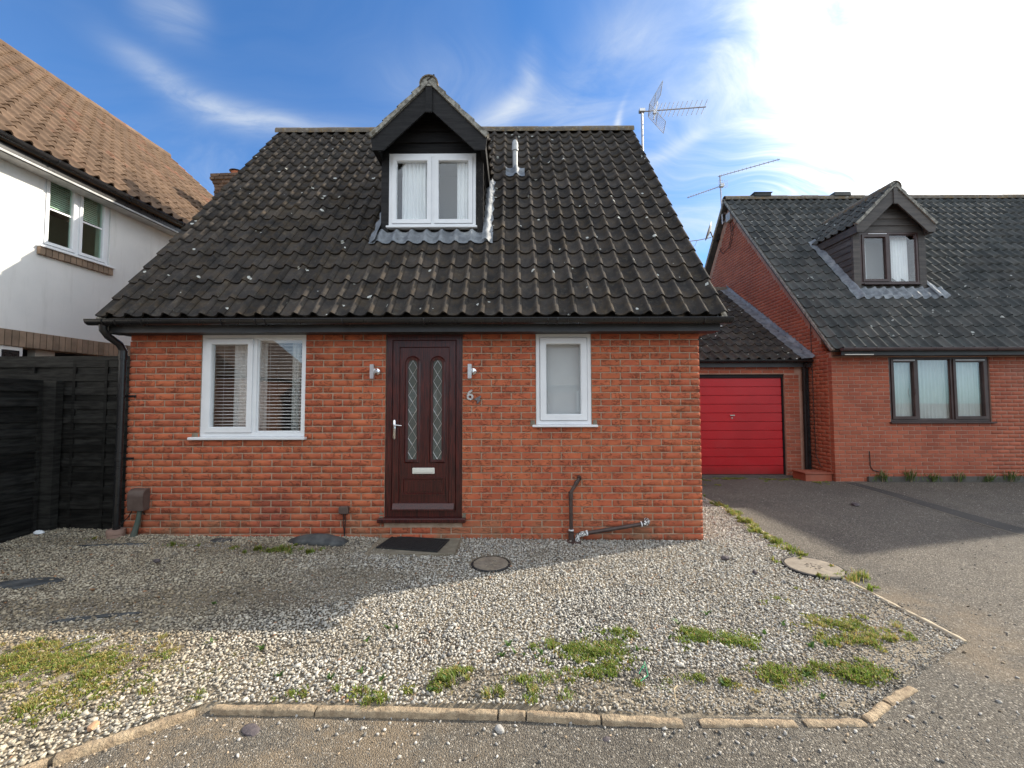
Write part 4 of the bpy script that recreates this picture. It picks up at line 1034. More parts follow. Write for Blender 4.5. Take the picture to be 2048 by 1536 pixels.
pn = MB(); ring(pn, 3.109, 3.593, .500, .695, .022, .022, .0335, .008); pn.box(3.15, 3.552, .026, .0335, .541, .654, .0); pn.build('lower_panel', 'rosewood', leaf)
def stadium(xa, xb, za, zb, n=10):
    r_ = (xb-xa)/2; c = (xa+xb)/2; zc = zb-r_
    return [(xa, za), (xb, za)]+[(c+r_*math.cos(math.pi*i/n), zc+r_*math.sin(math.pi*i/n)) for i in range(n+1)]
for (g0_, g1_, m0, m1) in ((3.169, 3.271, 3.127, 3.308), (3.453, 3.554, 3.412, 3.596)):
    A_ = stadium(m0, m1, .855, 2.075); B_ = stadium(m0+.018, m1-.018, .873, 2.057); C_ = stadium(g0_, g1_, .897, 2.028)
    mb = MB(); v = [(p[0], .0335, p[1]) for p in A_]+[(p[0], .018, p[1]) for p in B_]+[(p[0], .022, p[1]) for p in C_]+[(p[0], .032, p[1]) for p in C_]
    n = len(A_); f = [(k*n+i, k*n+(i+1) % n, (k+1)*n+(i+1) % n, (k+1)*n+i) for k in range(3) for i in range(n)]
    mb.add(v, f); mb.build('light_moulding', 'rosewood', leaf, auto=25)
    g_ = MB(); g_.prism(C_, .0305, .0325); gp = g_.build('glazed_light', 'obscure_glass', leaf)
    ld = MB(); cx_ = (g0_+g1_)/2; nD = 7; hz = (2.02-.90)/nD
    def clipseg(p, q_):
        return p, q_
    for i in range(nD):
        za = .90+i*hz; zm = za+hz/2; zb = za+hz; hw_ = (g1_-g0_)/2-.003
        for p, q_ in (((cx_, za), (cx_+hw_, zm)), ((cx_+hw_, zm), (cx_, zb)), ((cx_, zb), (cx_-hw_, zm)), ((cx_-hw_, zm), (cx_, za))):
            ld.tube([(p[0], .0295, p[1]), (q_[0], .0295, q_[1])], .0024, 5)
    ld.build('lead_lattice', 'steel', leaf)
lb_ = MB(); lb_.box(3.228, 3.476, .012, .0335, .738, .804, .004); lo = lb_.build('letterbox', 'cream', leaf); l2 = MB(); l2.box(3.246, 3.458, .007, .0118, .752, .790, .003); l2.build('letter_flap', 'cream', leaf)
hd = MB(); hd.tube([(3.020, .016, 1.125), (3.020, .016, 1.135), (3.020, .016, 1.335), (3.020, .016, 1.345)], [.010, .016, .016, .010], 14)
hd.box(3.005, 3.035, .008, .0195, 1.13, 1.34, .004)
ho = hd.build('handle_plate', 'chrome', leaf, auto=40)
l3 = MB(); l3.tube([(3.020, .012, 1.285), (3.020, -.025, 1.285), (3.030, -.036, 1.286), (3.06, -.038, 1.287), (3.115, -.034, 1.281)], [.010, .010, .010, .008, .007], 10); l3.tube([(3.020, .006, 1.165), (3.020, -.002, 1.165)], .009, 12)
l3.build('lever_handle', 'chrome', leaf, auto=50)
hn = MB(); hn.box(3.735, 3.755, .004, .0115, .55, .62); hn.box(3.735, 3.755, .004, .0115, 1.95, 2.02); hn.box(3.735, 3.755, .004, .0115, 1.25, 1.32); hn.build('hinge', 'rosewood', dframe)

# wall lamps
def lamp(x, label):
    t_ = thing('wall_lamp', label, 'wall lamp', (x, -.01, 1.885), 'brushed steel up-and-down lamps beside the door')
    a_ = MB(); M_ = Matrix.Translation((x+.028, -.006, 1.89)) @ Matrix.Rotation(R(90), 4, 'X'); a_.tube([(0, 0, 0), (0, 0, .010), (0, 0, .013)], [.036, .036, .030], 20, M=M_); a_.build('mount_plate', 'chrome', t_, auto=40)
    a_ = MB(); a_.box(x-.004, x+.026, -.050, -.018, 1.875, 1.905); a_.build('arm', 'steel', t_)
    a_ = MB()
    for (xa, xb, ya, yb) in ((x-.024, x+.018, -.096, -.092), (x-.024, x+.018, -.054, -.050), (x-.024, x-.020, -.0918, -.0542), (x+.014, x+.018, -.0918, -.0542)): a_.box(xa, xb, ya, yb, 1.808, 1.968)
    a_.build('lamp_body', 'steel', t_)
    a_ = MB(); a_.box(x-.0242, x+.0182, -.0975, -.0963, 1.812, 1.964); a_.build('front_face', 'steel', t_)
    a_ = MB(); a_.box(x-.019, x+.013, -.090, -.055, 1.87, 1.90); a_.build('bulb_holder', 'cable', t_)
lamp(2.795, 'narrow steel wall lamp on brick to the left of the door')
lamp(3.885, 'narrow steel wall lamp to the right of the door above the house number')
# numerals
def numeral(ch, label, x, z, size, rot, m):
    cu = bpy.data.curves.new('numeral', 'FONT'); cu.body = ch; cu.size = size; cu.extrude = .004; cu.bevel_depth = .0015; cu.align_x = 'CENTER'; cu.align_y = 'CENTER'
    cu.offset = .002
    cu.materials.append(MATS[m]); o = put(bpy.data.objects.new('house_number', cu), None, Matrix.Translation((x, -.014, z)) @ Matrix.Rotation(rot, 4, 'Y') @ Matrix.Rotation(R(90), 4, 'X'))
    bpy.context.view_layer.update(); me = bpy.data.meshes.new_from_object(o.evaluated_get(bpy.context.evaluated_depsgraph_get())); M_ = o.matrix_basis.copy(); bpy.data.objects.remove(o); bpy.data.curves.remove(cu)
    me.name = 'numeral'; me.materials.clear(); me.materials.append(MATS[m]); o = put(bpy.data.objects.new('house_number', me), None, M_)
    tag(o, label, 'house number', 'metal house numerals right of the door')
numeral('6', 'pale metal numeral 6 upright on brick right of the door', 3.880, 1.620, .165, R(4), 'cast_numeral')
numeral('4', 'smaller dark numeral 4 hanging slanted below the 6', 3.965, 1.572, .125, R(22), 'dark_numeral')
# cable boxes
t_ = thing('meter_box', 'large brown plastic cable box low on the wall by the drainpipe', 'cable box', (.20, -.05, .47))
b = MB(); b.prism([(-.002, .355), (-.085, .355), (-.095, .50), (-.085, .56), (-.05, .585), (-.002, .59)], .110, .285, 'x'); b.build('box_cover', 'box_brown', t_, auto=50)
b = MB(); b.tube([(.215, -.045, .36), (.205, -.050, .25), (.165, -.065, .04)], [.022, .024, .034], 10); b.build('duct', 'green_duct', t_, auto=60)
b = MB(); b.tube([(.14, -.05, .36), (.10, -.06, .28), (.03, -.09, .19), (-.01, -.10, .16)], .006, 6); b.tube([(.235, -.04, .36), (.24, -.03, .33), (.245, -.02, .30)], .004, 6); b.build('wire', 'cable', t_)
t_ = thing('junction_box', 'small brown junction box with two cables left of the door', 'cable box', (2.48, -.02, .35))
b = MB(); b.box(2.428, 2.530, -.050, -.003, .305, .390, .008); b.build('box_cover', 'box_brown', t_)
b = MB(); b.tube([(2.472, -.022, .31), (2.470, -.022, .20), (2.482, -.022, .12), (2.486, -.022, .03)], .005, 6); b.tube([(2.492, -.022, .31), (2.492, -.022, .18), (2.488, -.030, .03)], .005, 6); b.build('wire', 'cable', t_)
# waste pipes
t_ = thing('waste_pipe', 'upright dark brown waste pipe with an angled top running into the gully', 'pipe', (5.0, -.06, .02), 'waste pipes on the front wall')
b = MB(); b.tube([(5.100, .02, .700), (5.100, -.045, .700), (5.096, -.055, .692)], .024, 14); b.build('wall_elbow', 'pipe_brown', t_, auto=50)
b = MB(); b.tube([(5.098, -.05, .695), (5.000, -.055, .545), (5.000, -.055, .12)], .0205, 14); b.build('pipe', 'pipe_brown', t_, auto=50)
b = MB(); b.tube([(5.055, -.053, .635), (5.072, -.053, .66)], .026, 14); b.tube([(5.0, -.055, .47), (5.0, -.055, .55)], .025, 14); b.tube([(5.0, -.055, .115), (5.0, -.055, .0)], .030, 14); b.build('coupling', 'pipe_brown', t_, auto=50)
b = MB(); b.tube([(5.0, -.055, .128), (5.0, -.055, .142)], .028, 14); b.build('white_band', 'upvc', t_)
t_ = thing('waste_pipe', 'slanting brown waste pipe with white peeling elbows low on the wall', 'pipe', (5.45, -.06, .1), 'waste pipes on the front wall')
b = MB(); b.tube([(5.845, .02, .225), (5.845, -.04, .222), (5.835, -.062, .214), (5.79, -.066, .203)], .030, 14); b.build('wall_elbow', 'pipe_peeling', t_, auto=50)
b = MB(); b.tube([(5.82, -.066, .208), (5.135, -.068, .098)], .0215, 14); b.build('pipe', 'pipe_brown', t_, auto=50)
b = MB(); b.tube([(5.16, -.068, .102), (5.10, -.068, .092), (5.072, -.068, .070), (5.065, -.068, .0)], .028, 14); b.build('lower_elbow', 'pipe_peeling', t_, auto=50)
b = MB(); b.tube([(5.165, -.068, .104), (5.178, -.068, .106)], .031, 14); b.tube([(5.765, -.0665, .199), (5.775, -.0665, .2005)], .031, 14); b.build('white_band', 'upvc', t_)
b = MB(); b.tube([(5.03, -.075, -.01), (5.03, -.075, .020), (5.03, -.075, .024)], [.085, .085, .075], 24); tag(b.build('gully', 'pipe_brown', None, auto=30), 'round brown gully ring where both waste pipes end', 'drain')

# ---------------------------------------------------------------- dormer
def dormer(parent, cx, hw, yf, zb, zw0, zw1, apex, tail, ov, roof_y_at, brd, frame_m, tile_m, split, sash_l, glassm, brdmesh='brd', slope_up=None, back=2.3, side_tiles=9, half_in=.10):
    """gabled dormer: everything is a child of one part"""
    x0, x1 = cx-hw, cx+hw
    core = MB(); tx = hw+.045; tsl = (apex+.03-(tail+.20))/(tx-.10); zt = apex+.015-(hw-.01)*tsl-.035
    # structure behind the boards: cheeks, head
    yb = back
    for (xa, xb) in ((x0+.015, x0+.045), (x1-.045, x1-.015)):
        ysl = roof_y_at(zb); 
        core.prism([(yf+.03, zb-.02), (roof_y_at(zt)+.02, zt), (yf+.03, zt)], xa, xb, 'x')
    core.prism([(x0+.06, zw1+.002), (x1-.06, zw1+.002), (x1-.06, zt+.03), (cx, apex-.05), (x0+.06, zt+.03)], yf+.035, yf+.08)
    core.box(x0+.1, x1-.1, yf+.02, yf+.05, zb-.0, zw0-.03)
    D = core.build('dormer', brd, parent)
    rmb = MB(); rmb.box(x0+.05, x1-.05, yf+.10, yf+.64, zb-.12, zb-.08); rmb.box(x0+.05, x1-.05, yf+.6, yf+.64, zb-.08, zw1+.02); rmb.box(x0+.05, x1-.05, yf+.085, yf+.6, zw1+.021, zw1+.03)
    rmb.build('inner_room', 'interior', D)
    pw = half_in
    for i, (xa, xb) in enumerate(((x0, x0+pw), (x1-pw, x1))):
        b = MB(); b.box(xa, xb, yf-.02, yf+.03, zb, zw1+.02, .003)
        b.build('corner_post', 'chipped_board' if (i == 1 and brd == 'black_board') else brd, D)
    # gable boards with overlaps
    z = zw1+.004; k = 0; g_ = .155
    while z < apex-.08:
        z2 = min(z+g_, apex-.02)
        wz = lambda zz: max(.01, (apex-zz)/((apex-tail)/(hw+.02)))
        xa, xb = min(hw-.01, wz(z)), min(hw-.01, wz(z2))
        b = MB(); v = [(cx-xa, yf-.012, z), (cx+xa, yf-.012, z), (cx+xb, yf+.012, z2+.01), (cx-xb, yf+.012, z2+.01), (cx-xa, yf+.008, z), (cx+xa, yf+.008, z), (cx+xb, yf+.03, z2+.01), (cx-xb, yf+.03, z2+.01)]
        b.add(v, [(0, 1, 2, 3), (7, 6, 5, 4), (0, 4, 5, 1), (1, 5, 6, 2), (2, 6, 7, 3), (3, 7, 4, 0)]); b.build('gable_board', brd, D); z += g_
    # cheek boards
    for sgn, xx in ((-1, x0), (1, x1)):
        z = zb+.0
        while z < tail+.1:
            ye_ = roof_y_at(z+.03)+.02
            if ye_ > yf+.05:
                b = MB(); v = [(xx+sgn*.014, yf+.03, z), (xx+sgn*.014, ye_, z), (xx-sgn*.004, ye_+.10, z+.15), (xx-sgn*.004, yf+.03, z+.15), (xx, yf+.03, z), (xx, ye_, z), (xx-sgn*.014, ye_+.1, z+.15), (xx-sgn*.014, yf+.03, z+.15)]
                b.add(v, [(0, 1, 2, 3), (7, 6, 5, 4), (0, 4, 5, 1), (1, 5, 6, 2), (2, 6, 7, 3), (3, 7, 4, 0)]); b.build('cheek_board', brd, D)
            z += .14
    # barge boards
    yo = yf-ov; wd = .245; tx = hw+.045
    sl = (apex-(tail+.24))/(tx-.17)
    for sg in (-1, 1):
        poly = [(cx+sg*.0, apex), (cx+sg*(tx-.17), tail+.24), (cx+sg*(tx+.03), tail+.155), (cx+sg*tx, tail-.075), (cx+sg*(tx-.135), tail-.075), (cx, apex-.315)]
        if sg < 0: poly = poly[::-1]
        b = MB(); b.prism(poly, yo, yo+.028); b.build('barge_board', brd, D)
    b = MB(); b.box(cx-.042, cx+.042, yo-.026, yo-.002, apex-.385, apex-.035, .006); b.build('finial_post', brd, D)
    for sg in (-1, 1):   # boxed eaves along the cheeks and soffit of the gable
        xa, xb = sorted((cx+sg*(hw-.02), cx+sg*(tx)))
        sf = MB(); sf.prism([(yo+.03, tail-.075), (yo+.03, tail+.09), (roof_y_at(tail+.12), tail+.09), (roof_y_at(tail-.10), tail-.075)], xa, xb, 'x'); sf.build('soffit', brd, D)
    # roof planes + tiles
    slope = math.atan2(apex+.03-(tail+.20), tx-.10); cover = COVER
    for sg in (-1, 1):
        U = Vector((-sg*math.cos(slope), 0, math.sin(slope)))
        e = Vector((cx+sg*(tx-.02), 0, apex+.015-(tx-.02)*math.tan(slope)))
        def pl(s, y, n_=0): 
            p = e+U*s; nn = Vector((sg*math.sin(slope), 0, math.cos(slope))); return Vector((p.x, y, p.z))+nn*n_
        Ls = (tx-.02)/math.cos(slope)
        # deck
        b = MB()
        ya = roof_y_at(pl(0, 0).z-.02); yb_ = roof_y_at(pl(Ls, 0).z-.02)
        q_ = [pl(0, yo+.01, -.02), pl(0, ya, -.02), pl(Ls, yb_, -.02), pl(Ls, yo+.01, -.02), pl(0, yo+.01, .004), pl(0, ya, .004), pl(Ls, yb_, .004), pl(Ls, yo+.01, .004)]
        b.add(q_, [(3, 2, 1, 0), (4, 5, 6, 7), (0, 1, 5, 4), (1, 2, 6, 5), (2, 3, 7, 6), (3, 0, 4, 7)]); b.build('dormer_deck', tile_m, D)
        along = Vector((0, 1, 0)) if sg > 0 else Vector((0, -1, 0))
        ncol = side_tiles; L = ncol*cover
        nc = 4; gg = (Ls-.02)/ (nc-.25)
        base = pl(-.03, yo-.02 if sg > 0 else yo-.02+L, .030)
        lst = tiles(0, ncol, nc, gg, base, along, U, tile_m, skip=lambda p: p.y > roof_y_at(p.z-.06)+.12)
        for me_, M_ in lst: put(bpy.data.objects.new('tile', me_), D, M_)
        # mortared verge seen from the front: stepped by course
        vg = MB()
        for k in range(nc):
            a0 = k*gg-.03; a1 = min((k+1)*gg-.03, Ls)
            q_ = [pl(a0, yo-.028, .0), pl(a1, yo-.028, .0), pl(a1, yo-.028, .048), pl(a0, yo-.028, .066), pl(a0, yo+.05, .0), pl(a1, yo+.05, .0), pl(a1, yo+.05, .048), pl(a0, yo+.05, .066)]
            vg.add(q_, [(0, 1, 2, 3), (7, 6, 5, 4), (0, 4, 5, 1), (1, 5, 6, 2), (2, 6, 7, 3), (3, 7, 4, 0)])
        # flared foot
        q_ = [pl(-.03, yo-.028, .0), pl(-.03, yo-.028, .066), pl(-.03, yo+.05, .066), pl(-.03, yo+.05, .0)]
        vg.build('verge', 'verge_mortar', D)
    ridge_tiles(D, (cx, yo-.035, apex-.005), (cx, roof_y_at(apex+.06)-.02, apex-.005), .125, .42)
    b = MB(); b.prism([(cx+.108*math.cos(math.pi*(-.06+1.12*i/12)), apex-.005+.108*math.sin(math.pi*(-.06+1.12*i/12))) for i in range(13)], yo-.022, yo+.1); b.build('ridge_mortar', 'verge_mortar', D)
    # window
    lights = [(x0+pw+.045, split-.02, sash_l[0]), (split+.02, x1-pw-.045, sash_l[1])]
    wn = window(D, x0+pw+.002, x1-pw-.002, zw0, zw1, yf-.012, lights, fm=frame_m, gm=glassm, sash=.058)
    return D
def ry_main(z): return YE+(z-ZE)/math.tan(TH)
D1 = dormer(roofo, DCX, .692, .814, 3.82, 3.915, 4.930, 5.70, 4.90, .26, ry_main, 'black_board', 'upvc', 'dark_tile', 3.281, (True, True), 'glass')
WN = [o for o in COL.objects if o.parent == D1 and o.name.startswith('window')][0]
WN.name = 'dormer_window'
s_ = MB(); s_.box(2.665, 3.885, .745, .84, 3.885, 3.913, .004); s_.build('dormer_sill', 'upvc', D1)
curtain('curtain', 'pleated pale curtain in the left pane of the black dormer', 2.84, 3.17, .895, 3.86, 4.88, 'curtain', 6, amp=.022, flare=.05)
curtain('curtain', 'drawn-back pale curtain in the right pane of the black dormer', 3.60, 3.80, .895, 3.86, 4.88, 'curtain', 4, amp=.022)
# lead flashing draped over the tiles
def tile_h(x, s, cover=(XR-XL)/34):
    u = (x-XL)/cover; return prof(u)*1.0+0.027*(1-((s % .3)/TL))
wob = lambda x, y: .004*noise.noise(Vector((x*14, y*14, 0)))
def lead_apron(p, x0, x1, s0, s1, ro, hf):
    def f(u, v_):
        x = x0+(x1-x0)*u; low = .010*math.sin(x*31)
        s = s0+low*(1-v_)+(s1-s0)*v_
        return ro(x, s, hf(x, s)+.022+wob(x, s))
    return draped('lead_flashing', 'lead', p, f, 70, 5)
lead_apron(roofo, 2.47, 4.10, 1.42, 1.70, on_roof, tile_h)
def lead_side(p, xa, xb, s0, s1, ro, hf):
    return draped('lead_flashing', 'lead', p, lambda u, v_: ro(xa+(xb-xa)*u+.012*math.sin(v_*40)*u, s0+(s1-s0)*v_, hf(xa+(xb-xa)*u, s0+(s1-s0)*v_)*(.7+.3*u)+.022+wob(u*3, v_*9)+(.05*(1-u) if xb > xa else .05*(1-u))), 8, 40)
lead_side(roofo, 3.965, 4.085, 1.42, 3.20, on_roof, tile_h)
lead_side(roofo, 2.585, 2.475, 1.45, 3.20, on_roof, tile_h)
up_l = MB(); up_l.box(2.59, 3.96, .780, .792, 3.745, 3.822); up_l.build('lead_upstand', 'lead', roofo)
# vent pipe through the roof
vp = thing('vent_pipe', 'grey soil vent pipe with ribbed cap standing on the tiles right of the dormer', 'vent pipe', (4.405, 1.99, 5.35))
b = MB(); b.tube([(4.405, 1.99, 5.30), (4.405, 1.99, 5.71)], .042, 18); b.build('pipe', 'grey_pvc', vp, auto=40)
b = MB(); b.tube([(4.405, 1.99, 5.70), (4.405, 1.99, 5.705), (4.405, 1.99, 5.74), (4.405, 1.99, 5.75), (4.405, 1.99, 5.79), (4.405, 1.99, 5.85), (4.405, 1.99, 5.885), (4.405, 1.99, 5.895)], [.050, .055, .055, .049, .052, .047, .030, .006], 18); b.build('cap', 'grey_pvc', vp, auto=40)
sv = (1.99-YE)/math.cos(TH)
def slate(u, v_):
    x = 4.405-.155+.31*u; s = sv-.22+.30*v_; r_ = math.hypot((u-.5)*.31, (v_-.62)*.30); n_ = tile_h(x, s)+.022+.06*max(0, 1-r_/.09)
    return on_roof(x, s, n_)
draped('lead_slate', 'lead', vp, slate, 20, 12)

# =================================================================== NEIGHBOUR RIGHT
NH = R(51.7); NYE, NZE = 3.10, 2.535; NRY = 6.90; NRZ = NZE+(NRY-NYE)*math.tan(NH); NX0, NX1 = 10.56, 19.2; NYF = 3.35
UPN = Vector((0, math.cos(NH), math.sin(NH))); NRN = Vector((0, -math.sin(NH), math.cos(NH)))
def on_nroof(x, s, n=0.0): return Vector((x, NYE, NZE))+UPN*s+NRN*n
nb = thing('neighbour_house', 'brick chalet house on the right with brown dormer, beyond the red garage', 'house', (13, 5, 0))
NOPEN = [(1.11, 3.06, 1.125, 2.42)]
LW = NX1-.2-NX0
w = MB(); 
for a in ((NX0+.004, NX0+1.11, -.2, 2.40), (NX0+1.11, NX0+3.06, -.2, 1.12), (NX0+3.06, NX0+LW-.004, -.2, 2.40)): w.box(a[0], a[1], NYF+.004, NYF+.25, a[2], a[3])
w.box(NX0+.004, NX0+LW-.004, NYF+.003, NYF+.25, 2.4005, 2.50)
NBY = 2*NRY-NYF
gab = [(NYF+.25, -.2), (NBY, -.2), (NBY, 2.5), (NRY, NRZ-.16), (NYF+.25, 2.5+.25*math.tan(NH)-.02)]
w.prism(gab, NX0+.004, NX0+.25, 'x'); w.prism(gab, NX0+LW-.25, NX0+LW-.004, 'x'); w.box(NX0+.25, NX0+LW-.25, NBY-.25, NBY, -.2, 2.5)
nwall = w.build('wall', 'far_mortar', nb)
fb = wall_bricks((NX0, NYF, 0), (1, 0, 0), (0, -1, 0), 5.6, 32, NOPEN, FAR, full_even_at_end=False)
gb = wall_bricks((NX0, NBY, 0), (0, -1, 0), (-1, 0, 0), NBY-NYF, 92, [], FAR, top=lambda z: (0.0, NBY-NYF-.1) if z < 2.42 else ((z-2.42)/math.tan(NH)+.05, NBY-NYF-.05-(z-2.42)/math.tan(NH)))
pieces('brick', fb, nwall, 'far_brick_mass', 300, 'remaining_bricks'); merged('gable_bricks', [(a, b_, random.random()) for a, b_ in gb], 'far_brick_mass', nwall)
rm = MB(); rm.box(NX0+.25, NX0+LW-.25, NYF+.25, NBY-.25, 0, .1); rm.box(NX0+.25, NX0+LW-.25, NYF+.25, NBY-.25, 2.44, 2.48); rm.box(NX0+.25, NX0+LW-.25, NYF+2.5, NYF+2.55, .1, 2.44); rm.build('inner_walls', 'interior', nb)
SN = (NRY-NYE)/math.cos(NH); dk = MB(); on_roof_, on = on_roof, on_nroof
def deckn(xa, xb, sa, sb, t1=-.045, t2=-.10):
    q_ = [on_nroof(x, s, n_) for (x, s, n_) in ((xa, sa, t2), (xb, sa, t2), (xb, sb, t2), (xa, sb, t2), (xa, sa, t1), (xb, sa, t1), (xb, sb, t1), (xa, sb, t1))]
    dk.add(q_, [(3, 2, 1, 0), (4, 5, 6, 7), (0, 1, 5, 4), (1, 2, 6, 5), (2, 3, 7, 6), (3, 0, 4, 7)])
NXL = 10.42; NDX = 12.60; NDW = .80
deckn(NXL, NDX-NDW+.06, .02, SN); deckn(NDX+NDW-.06, NX1, .02, SN); deckn(NDX-NDW+.06, NDX+NDW-.06, .02, 1.95); deckn(NDX-NDW+.06, NDX+NDW-.06, 4.4, SN)
nroof = dk.build('roof', 'slate_tile', nb)
bk = MB(); NB2 = 2*NRY-NYE; v = [(NXL, NB2, NZE-.05), (NX1, NB2, NZE-.05), (NX1, NRY, NRZ-.05), (NXL, NRY, NRZ-.05)]
bk.add(v+[(a, b, c-.06) for a, b, c in v], [(0, 1, 2, 3), (7, 6, 5, 4), (0, 4, 5, 1), (1, 5, 6, 2), (2, 6, 7, 3), (3, 7, 4, 0)]); bk.build('rear_slope', 'slate_tile', nroof)
ncol = int((NX1-NXL)/COVER); ncr = int(SN/.3)+0
gN = SN/(ncr+.1)
def ry_n(z): return NYE+(z-NZE)/math.tan(NH)
def in_nd(p): return abs(p.x-NDX) < NDW-.12 and p.y > 4.36 and p.z < 6.2-abs(p.x-NDX)
tl = tiles(NXL, ncol, ncr, gN, (0, NYE, NZE), (1, 0, 0), UPN, 'slate_tile', skip=in_nd)
pieces('tile', tl, nroof, 'slate_tile_mass', 300, 'remaining_tiles', True)
m_ = MB(); q_ = [on_nroof(NXL+dx, s, n_) for s in (0.0, SN) for dx, n_ in ((-.02, -.06), (.04, -.06), (.04, -.012), (-.02, -.012))]
m_.add(q_, [(0, 1, 2, 3), (7, 6, 5, 4), (0, 4, 5, 1), (1, 5, 6, 2), (2, 6, 7, 3), (3, 7, 4, 0)]); m_.build('verge', 'verge_mortar', nroof)
m_ = MB(); q_ = [Vector((NXL+dx, 2*NRY-p.y, p.z)) for p, dx in [(on_nroof(0, s, n_), dx) for s in (0.0, SN) for dx, n_ in ((-.02, -.06), (.04, -.06), (.04, .015), (-.02, .015))]]
m_.add(q_, [(0, 1, 2, 3), (7, 6, 5, 4), (0, 4, 5, 1), (1, 5, 6, 2), (2, 6, 7, 3), (3, 7, 4, 0)]); m_.build('verge', 'verge_mortar', nroof)
ridge_tiles(nroof, (NXL, NRY, NRZ-.03), (NX1, NRY, NRZ-.03), .115, .45)
for x in (11.45, 13.62+.0):   # raised ridge vents
    b = MB(); b.prism([(NRY-.13, NRZ+.03), (NRY+.13, NRZ+.03), (NRY+.11, NRZ+.14), (NRY-.11, NRZ+.14)], x-.22, x+.24, 'x'); b.box(x-.24, x+.28, NRY-.13, NRY+.13, NRZ+.125, NRZ+.14)
    if x < 12: b.build('ridge_vent', 'slate_tile', nroof)
b = MB(); b.prism([(NRY-.13, NRZ+.03), (NRY+.13, NRZ+.03), (NRY+.11, NRZ+.14), (NRY-.11, NRZ+.14)], 13.5-.0, 13.95, 'x'); b.build('ridge_vent', 'slate_tile', nroof)
b = MB(); b.box(NX0+.02, NX1, NYE+.02, NYE+.04, 2.415, 2.51); b.build('fascia', 'fascia', nb)
b = MB(); b.box(NX0+.02, NX1, NYE+.041, NYF-.002, 2.418, 2.426); b.build('soffit', 'fascia', nb)
b = MB(); b.box(NX0+.08, NX0+.62, NYE+.006, NYE+.019, 2.418, 2.436); b.build('peeled_strip', 'cream', nb)
gutter(nb, NX0-.02, NX1-.1, NYE-.045, 2.545, r=.056, m='brown_gutter', brackets=[10.75, 11.15, 12.25, 13.4, 14.6, 15.8, 17])
nw = window(nb, 11.675, 13.615, 1.145, 2.405, NYF+.02, [(11.72, 12.215, True), (12.255, 12.885, False), (12.925, 13.57, True)], fm='brown_frame', gm='glass_far', sash=.058, trickle=True)
b = MB(); b.box(11.64, 13.66, NYF-.05, NYF+.09, 1.112, 1.142, .005); b.build('sill', 'brown_frame', nw)
b = MB(); b.tube([(12.14, NYF-.002, 1.62), (12.14, NYF-.03, 1.70), (12.155, NYF-.03, 1.78)], .008, 6); b.build('casement_handle', 'brown_frame', nw)
curtain('curtain', 'pale net curtain across the three-light window of the right-hand house', 11.74, 13.30, NYF+.115, 1.10, 2.38, 'net_curtain', 22, amp=.012)
curtain('curtain', 'side curtain at the right end of the three-light window', 13.28, 13.52, NYF+.115, 1.10, 2.38, 'net_curtain', 4, amp=.02)
D2 = dormer(nroof, 12.60, .79, 4.251, 4.0, 4.105, 5.24, 6.17, 5.25, .20, ry_n, 'brown_board', 'brown_frame', 'slate_tile', 12.60, (True, False), 'glass', back=6.4, side_tiles=11, half_in=.15)
WN2 = [o for o in COL.objects if o.parent == D2 and o.name.startswith('window')][0]; WN2.name = 'dormer_window'
b = MB(); b.box(11.99, 13.24, 4.18, 4.27, 4.075, 4.103, .004); b.build('dormer_sill', 'brown_frame', D2)
tv = MB(); tv.box(12.14, 12.54, 4.212, 4.224, 5.20, 5.212); tv.build('trickle_vent', 'upvc', D2)
curtain('curtain', 'narrow pale curtain at the left of the brown dormer window', 12.08, 12.24, 4.42, 4.08, 5.2, 'curtain', 3, amp=.02)
curtain('curtain', 'wide pale curtain at the right of the brown dormer window', 12.80, 13.17, 4.42, 4.08, 5.2, 'curtain', 6, amp=.02)
def tile_hn(x, s): return prof((x-NXL)/COVER)+.02*(1-((s % gN)/TL))
lead_apron(nroof, NDX-NDW-.14, NDX+NDW+.26, 1.50, 1.84, on_nroof, tile_hn)
lead_side(nroof, NDX-NDW+.02, NDX-NDW-.12, 1.50, 3.75, on_nroof, tile_hn)
lead_side(nroof, NDX+NDW-.02, NDX+NDW+.18, 1.50, 3.75, on_nroof, tile_hn)
b = MB(); b.box(NX0-.53, NX0-.02, NYF+.06, NYF+.42, -.02, .135, .004); b.build('brick_step', 'far_brick', nb)
b = MB(); b.box(NX0-.55, NX0-.01, NYF+.04, NYF+.43, .1355, .160, .004); b.build('step_coping', 'far_brick', nb)
b = MB(); b.tube([(NX0-.012, 3.85, 2.40), (NX0-.012, 3.84, 1.0), (NX0-.016, 3.82, .45), (NX0-.014, 3.70, .24), (NX0-.02, 3.66, .22)], .006, 5); b.tube([(NX0+.66, NYF-.012, .58), (NX0+.665, NYF-.014, .30), (NX0+.71, NYF-.014, .22), (NX0+.83, NYF-.012, .19)], .007, 5); b.tube([(NX0-.012, 3.86, 3.35), (NX0-.012, 3.85, 2.4)], .006, 5); b.build('cable', 'cable', nb)
# weeds at the wall foot
def weed(x, y, h, label, seed):
    r_ = random.Random(seed); P = []; H = []; Wd = []; T = []
    root = thing('weed', label, 'weed', (x, y, 0), 'weeds at the foot of the right-hand house wall')
    for _ in range(r_.randint(30, 95)):
        P.append((x+r_.gauss(0, r_.choice((.03, .06, .10))), y+r_.gauss(0, .02)-.02, r_.uniform(0, h*.5))); H.append(h*r_.uniform(.3, .8)); Wd.append(r_.uniform(.006, .014)); g_ = r_.uniform(.7, 1.4); T.append((.10*g_, .16*g_, .035*g_))
    blades('leaf', np.array(P), np.array(H), np.array(Wd), np.array(T), .9, None, root)
    st = MB()
    for _ in range(4):
        a_ = r_.uniform(-.06, .06); st.tube([(x+a_*.3, y, 0), (x+a_, y-.03, h*.6), (x+a_*1.6, y-.05, h)], .003, 4)
    st.build('stem', 'dry_stem', root)
